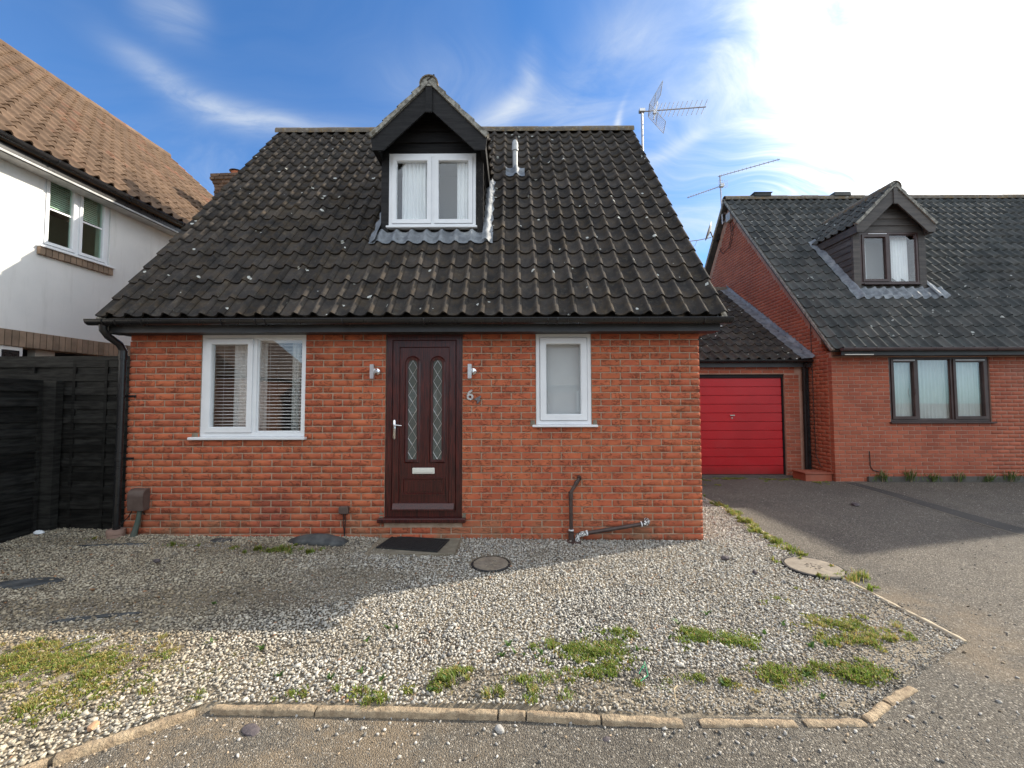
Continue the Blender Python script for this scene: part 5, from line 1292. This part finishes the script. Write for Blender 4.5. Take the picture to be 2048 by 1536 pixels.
for i, (x, h, lb) in enumerate([(11.42, .24, 'leafy weed at the wall under the left end of the three-light window'), (11.95, .26, 'dry spindly weed with seed heads under the window'), (12.38, .18, 'low weed under the middle light of the window'), (12.85, .20, 'weed below the right light of the window'), (13.42, .16, 'small weed just past the right end of the window sill'), (13.85, .22, 'bushy weed at the wall right of the window'), (14.45, .30, 'tallest weed at the wall near the right edge of the photo')]):
    weed(x, NYF-.06, h, lb, i+3)
b = MB(); b.box(NX0+.6, NX1-.2, NYF-.045, NYF-.006, -.05, .10, .008); b.build('plinth', 'concrete_band', nb)

# sloping tarmac joint on the neighbour's drive, darkened in colour for its shadow strip
def joint_pt(u, v_):
    y = 3.25-5.5*v_; xa = 10.62-.38*sstep(3.2, 0, y)-.20*sstep(0, -2, y); x = xa+.22*u+.10*u*sstep(3, 0, y)+.012*noise.noise(Vector((u*3, y*2, 1)))
    return Vector((x, y, tz(x, y)+.004))
o = draped('drive_joint', 'shaded_joint_tarmac', None, joint_pt, 3, 60); o['kind'] = 'structure'
o = draped('drive_seam', 'slab', None, lambda u, v_: joint_pt(0, v_)+Vector((-.03+.022*u, 0, .001)), 1, 60); o['kind'] = 'structure'

# =================================================================== GARAGE
GY = 3.95; GX0, GX1 = HW+.03, NX0-.03; GTH = R(35.6); GYE, GZE = GY-.12, 2.40
gr = thing('garage', 'small pitched-roof garage with red door between the two brick houses', 'garage', (8.5, GY, 0))
DG0, DG1 = 7.72, 10.005
w = MB(); w.box(GX0, DG0-.03, GY+.004, GY+.22, -.1, 2.27); w.box(DG1+.03, GX1-.0, GY+.004, GY+.22, -.1, 2.27); w.box(DG0-.03, DG1+.03, GY+.004, GY+.22, 2.115, 2.27)
w.box(GX0, GX0+.2, GY+.22, 9.8, -.1, 2.3); w.box(GX1-.2, GX1, GY+.22, 9.8, -.1, 2.3); w.box(GX0+.2, GX1-.2, 9.6, 9.8, -.1, 2.3)
gw = w.build('wall', 'far_mortar', gr)
gbk = wall_bricks((DG1+.035, GY, 0), (1, 0, 0), (0, -1, 0), .290, 28, [], FAR)+wall_bricks((GX0, GY, 0), (1, 0, 0), (0, -1, 0), DG0-.03-GX0, 28, [], FAR)
gbk += wall_bricks((DG1-2.40, GY, 2.13), (1, 0, 0), (0, -1, 0), 2.64, 2, [], FAR)
gbk += wall_bricks((DG1+.33, GY+.02, 0), (1, 0, 0), (0, -1, 0), .17, 29, [], FAR)
pieces('brick', gbk, gw, 'far_brick_mass', 300, 'remaining_bricks')
df = MB(); df.box(DG0-.03, DG0, GY+.05, GY+.13, 0, 2.10); df.box(DG1, DG1+.035, GY+.05, GY+.13, 0, 2.10); df.box(DG0-.03, DG1+.035, GY+.04, GY+.13, 2.045, 2.113); df.build('door_frame', 'black_board', gr)
fl = MB(); fl.box(DG0-.1, DG1+.1, GY-.12, GY+.3, -.02, .018); fl.build('floor_strip', 'concrete_band', gr)
gd = MB(); gd.box(DG0+.004, DG1-.004, GY+.088, GY+.10, .022, 2.042); gdo = gd.build('garage_door', 'red_metal', gr)
n = 11; hz = (2.04-.024)/n
pm = MB(); pm.prism([(GY+.087, 0.001), (GY+.070, .007), (GY+.068, hz-.012), (GY+.087, hz-.006)], DG0+.005, DG1-.005, 'x'); me = pm.mesh('door_panel', 'red_metal')
for i in range(n): put(bpy.data.objects.new('door_panel', me), gdo, Matrix.Translation((0, 0, .024+i*hz)))
b = MB(); b.box(8.90, 9.0, GY+.035, GY+.05, 1.245, 1.268, .003); b.tube([(8.95, GY+.075, 1.256), (8.95, GY+.04, 1.256)], .012, 8); b.tube([(8.955, GY+.068, 1.20), (8.955, GY+.062, 1.20)], .014, 10); b.build('handle', 'chrome', gdo)
UG = Vector((0, math.cos(GTH), math.sin(GTH))); NG = Vector((0, -math.sin(GTH), math.cos(GTH)))
def on_g(x, s, n_=0): return Vector((x, GYE, GZE))+UG*s+NG*n_
GRY = 7.15; SG = (GRY-GYE)/math.cos(GTH); GRZ = GZE+(GRY-GYE)*math.tan(GTH)
b = MB(); q_ = [on_g(x, s, n_) for (x, s, n_) in ((GX0, .02, -.1), (GX1, .02, -.1), (GX1, SG, -.1), (GX0, SG, -.1), (GX0, .02, -.045), (GX1, .02, -.045), (GX1, SG, -.045), (GX0, SG, -.045))]
b.add(q_, [(3, 2, 1, 0), (4, 5, 6, 7), (0, 1, 5, 4), (1, 2, 6, 5), (2, 3, 7, 6), (3, 0, 4, 7)]); groof = b.build('roof', 'dark_tile', gr)
b = MB(); v = [(GX0, 2*GRY-GYE, GZE), (GX1, 2*GRY-GYE, GZE), (GX1, GRY, GRZ-.05), (GX0, GRY, GRZ-.05)]; b.add(v+[(a_, b_, c_-.06) for a_, b_, c_ in v], [(0, 1, 2, 3), (7, 6, 5, 4), (0, 4, 5, 1), (1, 5, 6, 2), (2, 6, 7, 3), (3, 7, 4, 0)]); b.build('rear_slope', 'dark_tile', groof)
gc = int((GX1-GX0)/COVER); cvr = (GX1-GX0)/gc
tl = tiles(GX0, gc, 13, SG/13.1, (0, GYE, GZE), (1, 0, 0), UG, 'dark_tile', cover=cvr)
pieces('tile', tl, groof, 'dark_tile_mass', 300, 'remaining_tiles', True)
ridge_tiles(groof, (GX0+.02, GRY, GRZ-.03), (GX1, GRY, GRZ-.03), .115, .45)
b = MB(); b.box(GX0, GX1-.0, GYE+.03, GYE+.048, 2.255, 2.375); b.build('fascia', 'fascia', gr)
b = MB(); b.box(GX0, GX1, GYE+.049, GY-.001, 2.271, 2.280); b.build('soffit', 'fascia', gr)
gutter(gr, GX0+.25, GX1-.02, GYE-.032, 2.395, r=.05, brackets=[7.5, 8.6, 9.7])
b = MB(); b.tube([(10.40, GYE-.03, 2.34), (10.40, GY-.055, 2.24), (10.40, GY-.055, .05)], .034, 12); b.build('downpipe', 'black_plastic', gr, auto=40)
b = MB(); b.box(10.455, 10.522, GY-.02, GY-.003, .02, 2.25); b.build('gap_board', 'black_board', gr)
# stepped lead flashing where the garage roof meets the gable
fl = MB()
nst = 30
v = []; f = []
for i in range(nst):
    s0 = .0+i*SG/nst; s1 = s0+SG/nst
    a_ = on_g(GX1+.022, s0, .03); b_ = on_g(GX1+.022, s1, .03); c_ = Vector((GX1+.022, b_.y, b_.z+.09+random.uniform(0, .05))); k = len(v)
    v += [a_+Vector((0, 0, .03)), b_+Vector((0, 0, .03)), c_, a_+Vector((0, .01, .10))]
    v += [p+Vector((-.004-random.uniform(0, .012), 0, 0)) for p in (a_+Vector((0, 0, .03)), b_+Vector((0, 0, .03)), c_, a_+Vector((0, .01, .10)))]
    f += [(k+4, k+5, k+6, k+7), (k, k+3, k+2, k+1), (k, k+4, k+7, k+3), (k+1, k+2, k+6, k+5), (k+3, k+7, k+6, k+2)]
fl.add(v, f); fl.build('stepped_flashing', 'lead', groof)
draped('lead_flashing', 'lead', groof, lambda u, v_: on_g(GX1-.24+.255*u, -.02+(SG-.02)*v_, .045+.028*math.sin(v_*math.pi*26)*(1-u)*.6+.02*u+.05*max(0, u-.9)*10), 8, 90)

# =================================================================== LEFT HOUSE
AZ = 0.0577; EH = Vector((math.cos(AZ), -math.sin(AZ), 0)); SH = Vector((math.sin(AZ), math.cos(AZ), 0)); OH = Vector((-2.2, 0, 0))
# local frame: x = outward (towards our house), y = depth along the wall, z up
ML = Matrix(((EH.x, SH.x, 0, OH.x), (EH.y, SH.y, 0, OH.y), (0, 0, 1, 0), (0, 0, 0, 1)))
lh = thing('white_house', 'two storey white rendered house with brown tiled roof on the left', 'house', (-4.5, 2, 0))
class ML_B(MB):
    def build(s, *a, **k):
        s.v = [tuple(ML @ Vector(p)) for p in s.v]; return super().build(*a, **k)
S1 = 7.05; RE = -4.3; PIT = R(42); EZ = 4.86; EO = .33
RZL = EZ+(EO-RE)*math.tan(PIT)
w = ML_B()
WIN = (.90, 1.80, 3.72, 4.80)
T_ = -.25
w.box(T_, 0, -2.6, WIN[0], 2.505, 4.84); w.box(T_, 0, WIN[1], S1, 2.505, 4.84); w.box(T_, 0, WIN[0], WIN[1], 2.505, WIN[2]); w.box(T_, 0, WIN[0], WIN[1], WIN[3], 4.84)
w.box(T_, 0, -2.6, .76, -.1, 2.285); w.box(T_, 0, 2.75, S1, -.1, 2.285)
w.box(2*RE, T_, S1-.25, S1, -.1, 4.84); w.box(2*RE-0, T_, -2.6, -2.35, -.1, 4.84); w.box(2*RE-.0, 2*RE+.25, -2.35, S1-.25, -.1, 4.84)
w.prism([(2*RE, 4.841), (0, 4.841), (RE, RZL-.35)], S1-.25, S1-.004, 'y'); w.prism([(2*RE, 4.841), (0, 4.841), (RE, RZL-.35)], -2.6, -2.35, 'y')
lw = w.build('wall', 'white_render', lh)
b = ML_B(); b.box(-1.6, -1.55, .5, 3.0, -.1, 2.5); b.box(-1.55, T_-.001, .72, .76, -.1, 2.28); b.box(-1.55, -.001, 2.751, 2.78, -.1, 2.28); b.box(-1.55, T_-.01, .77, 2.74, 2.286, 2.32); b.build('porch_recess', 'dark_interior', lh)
b = ML_B(); b.box(-.24, -.12, .99, 1.22, -.1, 2.284); b.build('porch_post', 'cream', lh)
b = ML_B(); b.box(-.02, .012, .545, .72, 2.02, 2.235); b.build('porch_window', 'black_plastic', lh)
# soldier course
so_ = MB(); so_.box(-.105, .105, -.0325, .0325, -.10, .10) if False else None
def bar_piece(lx, ly, lz, m, b=.003): return MB().box(-lx/2, lx/2, -ly/2, ly/2, -lz/2, lz/2, b).mesh('brick', m)
ms = [bar_piece(.11, .066, .213, 'buff_brick') for _ in range(3)]
b = ML_B(); b.box(-.2, -.002, -2.6, S1-.02, 2.2855, 2.5045); sc = b.build('brick_band', 'mortar', lh)
for i in range(70):
    y = -1.9+i*.0755
    put(bpy.data.objects.new('brick', random.choice(ms)), sc, ML @ Matrix.Translation((-.038+random.uniform(0, .004), y, 2.395)))
b = ML_B(); b.box(-.02, .012, WIN[0]-.03, WIN[1]+.06, 3.595, 3.69); sc = b.build('sill_course', 'mortar', lh)
ms = [bar_piece(.07, .066, .105, 'buff_brick') for _ in range(3)]
for i in range(13): put(bpy.data.objects.new('brick', random.choice(ms)), sc, ML @ Matrix.Translation((.012, WIN[0]-.01+i*.0755, 3.640)))
# window: built facing -y in its own frame, turned to face the gap
MW = ML @ Matrix.Translation((0, 0, 0)) @ Matrix.Rotation(R(90), 4, 'Z')   # local x -> +depth, local -y -> outward
cw = (WIN[0]+WIN[1])/2
lwn = window(lh, WIN[0]+.003, WIN[1]-.003, WIN[2], WIN[3]-.003, .02, [(WIN[0]+.045, cw-.02, True), (cw+.02, WIN[1]-.045, True)], sash=.045, M=MW, gm='glass_side')
for (a_, b_) in ((WIN[0]+.09, cw-.06), (cw+.06, WIN[1]-.09)):
    b = MB(); b.box(a_, b_, .036, .044, 4.28, 4.305); o = b.build('glazing_bar', 'upvc', lwn); o.matrix_basis = MW
b = MB(); b.box(WIN[0]-.05, WIN[1]+.05, -.07, .06, 3.692, 3.717, .004); o = b.build('sill', 'upvc', lwn); o.matrix_basis = MW
b = ML_B(); b.box(-1.6, -1.58, .2, 2.6, 2.6, 4.8); b.box(-1.58, -.26, .2, .22, 2.6, 4.8); b.box(-1.58, -.26, 2.58, 2.6, 2.6, 4.8); b.box(-1.58, -.26, .22, 2.58, 2.6, 2.62); b.build('inner_room', 'pale_interior', lh)
bt = thing('venetian_blind', 'raised pale blind in the upper window of the white house', 'blind', (-2.3, 1.35, 4.5))
sm_ = MB(); sm_.box(-.40, .40, -.0145, .0145, -.001, .001); me = sm_.mesh('slat', 'blind_slat')
for i in range(13): put(bpy.data.objects.new('slat', me), bt, MW @ Matrix.Translation((cw, .16, 4.38+i*.03)) @ Matrix.Rotation(R(62), 4, 'X'))
# roof
ULs = Vector((-math.cos(PIT), 0, math.sin(PIT)))
SL = (EO-RE)/math.cos(PIT)
b = ML_B()
def lp(y, s, n_): return Vector((EO, y, EZ))+ULs*s+Vector((math.sin(PIT), 0, math.cos(PIT)))*n_
q_ = [lp(-2.75, 0, -.1), lp(S1+.1, 0, -.1), lp(S1+.1, SL, -.1), lp(-2.75, SL, -.1), lp(-2.75, 0, -.045), lp(S1+.1, 0, -.045), lp(S1+.1, SL, -.045), lp(-2.75, SL, -.045)]
b.add(q_, [(3, 2, 1, 0), (4, 5, 6, 7), (0, 1, 5, 4), (1, 2, 6, 5), (2, 3, 7, 6), (3, 0, 4, 7)])
lroof = b.build('roof', 'brown_tile', lh)
b = ML_B(); v = [(2*RE-EO, -2.75, EZ-.05), (2*RE-EO, S1+.1, EZ-.05), (RE, S1+.1, RZL-.05), (RE, -2.75, RZL-.05)]
b.add(v+[(a_, b_, c_-.06) for a_, b_, c_ in v], [(0, 1, 2, 3), (7, 6, 5, 4), (0, 4, 5, 1), (1, 5, 6, 2), (2, 6, 7, 3), (3, 7, 4, 0)]); b.build('rear_slope', 'brown_tile', lroof)
crs = int(SL/.30); y_start = -2.75
eb_ = ML @ lp(y_start, 0, 0); al = (ML.to_3x3() @ Vector((0, 1, 0))); ul = ML.to_3x3() @ ULs
ncl = int((S1+.12-y_start)/COVER)
tl = tiles(0, ncl, crs, SL/(crs+.05), eb_, al, ul, 'brown_tile')
pieces('tile', tl, lroof, 'brown_tile_mass', 300, 'remaining_tiles', True)
ridge_tiles(lroof, ML @ Vector((RE, S1+.12, RZL-.03)), ML @ Vector((RE, -2.75, RZL-.03)), .11, .45, 'brown_tile')
vm_ = ML_B(); q_ = [lp(y, s, n_) for s in (0.0, SL) for y, n_ in ((S1+.07, -.07), (S1+.13, -.07), (S1+.13, .02), (S1+.07, .02))]
vm_.add(q_, [(0, 1, 2, 3), (7, 6, 5, 4), (0, 4, 5, 1), (1, 5, 6, 2), (2, 6, 7, 3), (3, 7, 4, 0)]); vm_.build('verge', 'verge_mortar', lroof)
b = ML_B(); b.box(.215, .235, -2.7, S1+.1, 4.66, 4.84); b.build('fascia', 'black_plastic', lh)
b = ML_B(); b.box(.002, .214, -2.7, S1+.1, 4.665, 4.675); b.build('soffit', 'grey_pvc', lh)
b = ML_B(); b.box(.236, .25, -2.7, S1+.1, 4.665, 4.69); b.build('trim', 'grey_pvc', lh)
MG = ML @ Matrix.Rotation(R(90), 4, 'Z')
gutter(lh, -2.7, S1+.12, -.295, 4.85, r=.056, brackets=[-1.2, -.2, .8, 1.8, 2.8, 3.8, 4.8, 5.8], M=MG)
# chimney on the left house
ch = ML_B(); cy_, cx_ = 4.95, -.32
ch.box(cx_-.33, cx_+.33, cy_-.30, cy_+.30, 4.9, 6.63); ch.box(cx_-.36, cx_+.36, cy_-.33, cy_+.33, 6.63, 6.71); ch.box(cx_-.39, cx_+.39, cy_-.36, cy_+.36, 6.71, 6.86)
cho = ch.build('chimney', 'mortar', lroof)
for r_ in range(14):
    z = 5.93+r_*.075-.01; 
    grow = 0 if z < 6.61 else (.03 if z < 6.70 else .06)
    if z > 6.84: break
    for k in range(3):
        x = cx_-.33-grow+.11+k*.225-(.11 if r_ % 2 else 0)
        xa, xb = max(x-.105, cx_-.338-grow), min(x+.105, cx_+.338+grow)
        m__ = MB().box(-(xb-xa)/2, (xb-xa)/2, -.02, .02, -.032, .032, .003).mesh('brick', 'chimney_brick')
        put(bpy.data.objects.new('brick', m__), cho, ML @ Matrix.Translation(((xa+xb)/2, cy_-.30-grow-.004, z)))
    m__ = MB().box(-.02, .02, -.29-grow, .29+grow, -.032, .032, .003).mesh('brick', 'chimney_brick')
    for sx_ in (-1, 1): put(bpy.data.objects.new('brick', m__), cho, ML @ Matrix.Translation((cx_+sx_*(.33+grow+.004), cy_+.02, z)))
cp = ML_B(); cp.tube([(cx_-.03, cy_, 6.85), (cx_-.03, cy_, 6.90), (cx_-.03, cy_, 7.03), (cx_-.03, cy_, 7.065)], [.13, .12, .115, .128], 20); cp.build('chimney_pot', 'pot_clay', cho, auto=40)
cp = ML_B(); cp.tube([(cx_-.03, cy_, 7.075), (cx_-.03, cy_, 7.085), (cx_-.03, cy_, 7.11), (cx_-.03, cy_, 7.12)], [.155, .165, .09, .02], 20); cp.build('pot_cap', 'black_plastic', cho, auto=40)

# =================================================================== FENCES
def fence_panel(name, label, M, L, zt, pitch=.084, battens=(.5,), post_at=(), zb=.03):
    """in its own frame: panel along x from 0..L, facing -y"""
    t_ = thing(name, label, 'fence', M.translation)
    def bb(nm, *a, **k):
        b = MB(); b.box(*a, **k); b.v = [tuple(M @ Vector(p)) for p in b.v]; return b.build(nm, 'fence_wood', t_)
    n = round((zt-zb-.045)/pitch); pitch = (zt-.045-zb)/n
    for i in range(n):
        z = zb+i*pitch; yo = -.016 if i % 2 else .008
        b = MB(); e = [random.uniform(-.003, .003) for _ in range(4)]
        sg = 6; v = []; 
        for k in range(sg+1):
            x = .035+(L-.07)*k/sg; bow = .006*math.sin(math.pi*k*2/sg+i*math.pi)
            for (yy, zz) in ((yo-.005, z+e[0]), (yo+.003, z+e[0]), (yo+.003, z+pitch*1.06+e[1]), (yo-.005, z+pitch*1.02+e[1])): v.append((x, yy+bow, zz))
        f = [(k*4+j, k*4+(j+1) % 4, (k+1)*4+(j+1) % 4, (k+1)*4+j) for k in range(sg) for j in range(4)]+[(0, 1, 2, 3), (sg*4+3, sg*4+2, sg*4+1, sg*4)]
        b.add([M @ Vector(p) for p in v], f); b.build('slat', 'fence_wood', t_)
    bb('frame_rail', 0, L, -.022, .022, zt-.045, zt); bb('frame_rail', 0, L, -.022, .022, zb-.02, zb+.02)
    bb('frame_stile', 0, .034, -.022, .022, zb+.021, zt-.046); bb('frame_stile', L-.034, L, -.022, .022, zb+.021, zt-.046)
    for x in battens: bb('batten', x-.017, x+.017, -.020, .014, zb+.021, zt-.046)
    for (x, zz) in post_at: bb('post', x-.045, x+.045, -.045, .04, -.05, zz)
    return t_
fence_panel('fence', 'tall black slatted fence panel closing the gap beside the house corner', Matrix.Translation((-1.95, .20, .03)), 1.895, 2.07, battens=(.63, 1.12, 1.50))
Mf = Matrix(((.0, 1, 0, -1.02), (-1, 0, 0, .12), (0, 0, 1, .03), (0, 0, 0, 1)))   # runs towards the camera, faces +x
Mf = Matrix.Translation((-1.05, -2.6, .03)) @ Matrix.Rotation(R(90.5), 4, 'Z')
fence_panel('fence', 'lower black slatted fence running towards the viewer on the left edge', Mf, 2.66, 1.78, battens=(.6, 1.2, 1.9))
b = MB(); b.box(-1.085, -.93, .085, .165, -.03, 1.80, .004); o = b.build('fence_post', 'fence_wood'); tag(o, 'broad black post between the two fence panels', 'post')

# =================================================================== AERIALS
def yagi(parent, p, dirv, L, n, el=.09, vert=Vector((0, 0, 1)), r=.010, refl=False, first=.14, m='alu'):
    """boom with cross elements"""
    dv = Vector(dirv).normalized(); p = Vector(p)
    b = MB(); b.tube([p, p+dv*L], r, 8); bo = b.build('boom', m, parent, auto=50)
    for i in range(n):
        u = first+(1-first)*((i/(n-1))**1.15)*.97; q_ = p+dv*L*u
        b = MB(); b.tube([q_-vert*el, q_+vert*el], .0058, 5); b.build('element', m, parent)
    return bo
t_ = thing('tv_aerial', 'large aluminium aerial with mesh reflector on the gable of the red bungalow', 'tv aerial', (6.76, 2.70, 5.8), 'rooftop tv aerials')
MX, MY = 6.745, 2.69
b = MB(); b.tube([(MX, MY, 5.75), (MX, MY, 6.905)], .019, 12); b.build('mast', 'alu', t_, auto=40)
b = MB(); b.box(MX-.05, MX+.05, MY-.04, MY+.04, 6.86, 6.93, .01); b.tube([(MX-.06, MY, 6.89), (MX+.12, MY-.02, 6.87)], .012, 8); b.build('clamp', 'steel', t_)
tilt = Vector((.25, .0, 1)).normalized(); dvv = Vector((1, -.10, 0)).normalized(); cross_v = Vector((.34, -.30, .89)).normalized()
yagi(t_, (MX+.02, MY-.02, 6.868), dvv, 1.10, 12, .125, cross_v, .011, first=.21)
b = MB(); b.box(MX+.19, MX+.25, MY-.07, MY-.02, 6.80, 6.87, .006); b.tube([(MX+.20, MY-.04, 6.70), (MX+.27, MY-.06, 7.02)], .012, 6); b.build('dipole', 'steel', t_)
def reflector(o_, u, v_, nu, nv, nm='reflector'):
    b = MB(); o_ = Vector(o_); u = Vector(u); v_ = Vector(v_)
    for i in range(nu+1): b.tube([o_+u*(i/nu), o_+u*(i/nu)+v_], .0032 if 0 < i < nu else .006, 5)
    for j in range(nv+1): b.tube([o_+v_*(j/nv), o_+v_*(j/nv)+u], .006, 5)
    b.build(nm, 'alu', t_)
H = Vector((.24, .60, .05))   # horizontal run of the mesh
reflector((MX+.06-.02, MY-.30, 6.80), (.13, .46, .10), (.22, -.05, .38), 7, 2)
reflector((MX+.06-.02, MY-.30, 6.80), (.13, .46, .10), (.26, -.05, -.36), 7, 2)
n_ = thing('tv_aerial', 'thin mast with two slim aerials on the gable peak of the right-hand house', 'tv aerial', (10.53, 7.1, 6.7), 'rooftop tv aerials')
t2 = n_; MY2 = 7.10; MX2 = 10.46
b = MB(); b.tube([(MX2, MY2, 6.70), (MX2-.03, MY2+.02, 8.17)], .020, 8); b.build('mast', 'alu', t2)
yagi(t2, (MX2-.10, MY2, 8.12), Vector((1.30, -.35, .22)), 1.62, 15, .04, Vector((0, .1, 1)), .012, first=.06, m='alu')
yagi(t2, (MX2+.05, MY2, 7.86), Vector((-1.05, -.15, -.42)), 1.22, 15, .035, Vector((0, 0, 1)), .012, first=.08, m='alu')
b = MB()
for a_ in (-.09, -.03, .04, .10): b.tube([(MX2-.13, MY2-.12, 7.86+a_), (MX2+.12, MY2-.06, 7.84+a_)], .005, 5)
for a_ in (-.13, .12): b.tube([(MX2+a_, MY2-.1, 7.75), (MX2+a_, MY2-.1, 7.97)], .006, 5)
b.box(MX2-.05, MX2+.06, MY2-.05, MY2+.05, 7.80, 7.90, .01); b.build('reflector', 'steel', t2)
b = MB(); b.box(MX2+.02, NX0-.004, MY2-.05, MY2+.03, 6.74, 6.78); b.box(MX2+.02, NX0-.004, MY2-.05, MY2+.03, 6.98, 7.02); b.build('wall_bracket', 'steel', t2)
b = MB(); b.box(NX0-.10, NX0-.004, 6.70, 6.92, 6.66, 6.90, .01); tag(b.build('aerial_amplifier', 'grey_pvc'), 'grey amplifier box on the gable beside the thin aerial mast', 'junction box')
b = MB(); b.tube([(NX0-.02, 6.85, 6.66), (NX0-.02, 6.80, 6.3), (NX0-.02, 6.95, 5.95), (NX0-.03, 7.25, 5.88), (NX0-.03, 7.45, 6.1)], .008, 5); b.tube([(NX0-.02, 6.75, 6.66), (NX0-.02, 6.70, 6.25), (NX0-.02, 6.9, 5.9)], .008, 5)
b.tube([(NX0-.02, 6.78, 6.35), (NX0-.02, 6.45, 6.55), (NX0-.02, 5.9, 6.05), (NX0-.02, 5.2, 5.1)], .008, 5); b.build('cable', 'cable', t2)
ds = thing('satellite_dish', 'grey satellite dish on an arm at the rear edge of the right-hand gable', 'satellite dish', (10.3, 7.7, 6.7))
b = MB(); Md = Matrix.Translation((10.36, 7.62, 6.70)) @ Vector((-.80, .35, .30)).normalized().to_track_quat('Z', 'Y').to_matrix().to_4x4()
v = []; n = 24
for k in range(5):
    r_ = .26*k/4
    v += [(r_*math.cos(6.2832*i/n)*1.0, r_*math.sin(6.2832*i/n)*1.08, .9*r_*r_) for i in range(n)]
b.add(v, [(k*n+i, k*n+(i+1) % n, (k+1)*n+(i+1) % n, (k+1)*n+i) for k in range(4) for i in range(n)], Md)
o = b.build('dish', 'grey_pvc', ds, smooth=True); md = o.modifiers.new('s', 'SOLIDIFY'); md.thickness = .006
b = MB(); b.tube([(10.38, 7.62, 6.52), (10.05, 7.78, 6.50), (9.72, 7.95, 6.52)], .012, 6); b.tube([(9.74, 7.94, 6.50), (9.80, 7.90, 6.62)], .022, 8); b.tube([(9.82, 7.9, 6.50), (9.76, 7.92, 6.62)], .008, 6); b.build('feed_arm', 'steel', ds)
b = MB(); b.tube([(10.36, 7.62, 6.70), (10.42, 7.60, 6.50), (NX0-.02, 7.52, 6.45)], .020, 8); b.box(NX0-.06, NX0-.004, 7.44, 7.62, 6.38, 6.56, .005); b.build('wall_bracket', 'cable', ds)
b = MB(); b.tube([(9.74, 7.94, 6.50), (9.82, 7.9, 6.30), (9.98, 7.84, 6.36), (10.02, 7.80, 6.49)], .006, 5); b.build('cable', 'grey_pvc', ds)

# =================================================================== HOUSES OUT OF FRAME (they cast shade and show in the panes)
def plain_house(name, label, x0, x1, y0, y1, ze, zr, axis, wins=()):
    t_ = thing(name, label, 'house', ((x0+x1)/2, (y0+y1)/2, 0), 'houses round the close outside the picture')
    b = MB(); b.box(x0, x1, y0, y1, -.1, ze); b.build('wall', 'opposite_brick', t_)
    b = MB(); o_ = .25
    if axis == 'y': b.prism([(x0-o_, ze-.1), (x1+o_, ze-.1), ((x0+x1)/2, zr)], y0-.1, y1+.1, 'y')
    else: b.prism([(y0-o_, ze-.1), (y1+o_, ze-.1), ((y0+y1)/2, zr)], x0-.1, x1+.1, 'x')
    b.build('roof', 'opposite_roof', t_)
    for (wx0, wx1, wz0, wz1, face) in wins:
        b = MB(); b.box(wx0, wx1, face-.02, face+.03, wz0, wz1); wo = b.build('window', 'upvc', t_); b = MB(); b.box(wx0+.08, wx1-.08, face+.031, face+.035, wz0+.08, wz1-.08); b.build('pane', 'glass_far', wo)
plain_house('corner_house', 'tall gabled house beyond the right edge of the frame', 18.95, 26.35, 5.75, 8.3, 5.2, 10.0, 'y')
plain_house('opposite_house', 'gabled brick house behind the viewer across the close', -7, 1.5, -24, -17, 2.6, 6.6, 'y', [(-5, -3, 1, 2.2, -17), (-1.5, .3, 1, 2.2, -17)])
plain_house('opposite_house', 'long brick house behind the viewer to the right', 6, 20, -27, -19, 2.6, 6.4, 'x', [(8, 10, 1, 2.2, -19), (13, 15, 1, 2.2, -19)])
plain_house('opposite_house', 'two storey brick house far behind the viewer on the left', -17, -8.2, -22, -14, 2.9, 6.6, 'y', [(-14, -12, 1, 2.2, -14)])
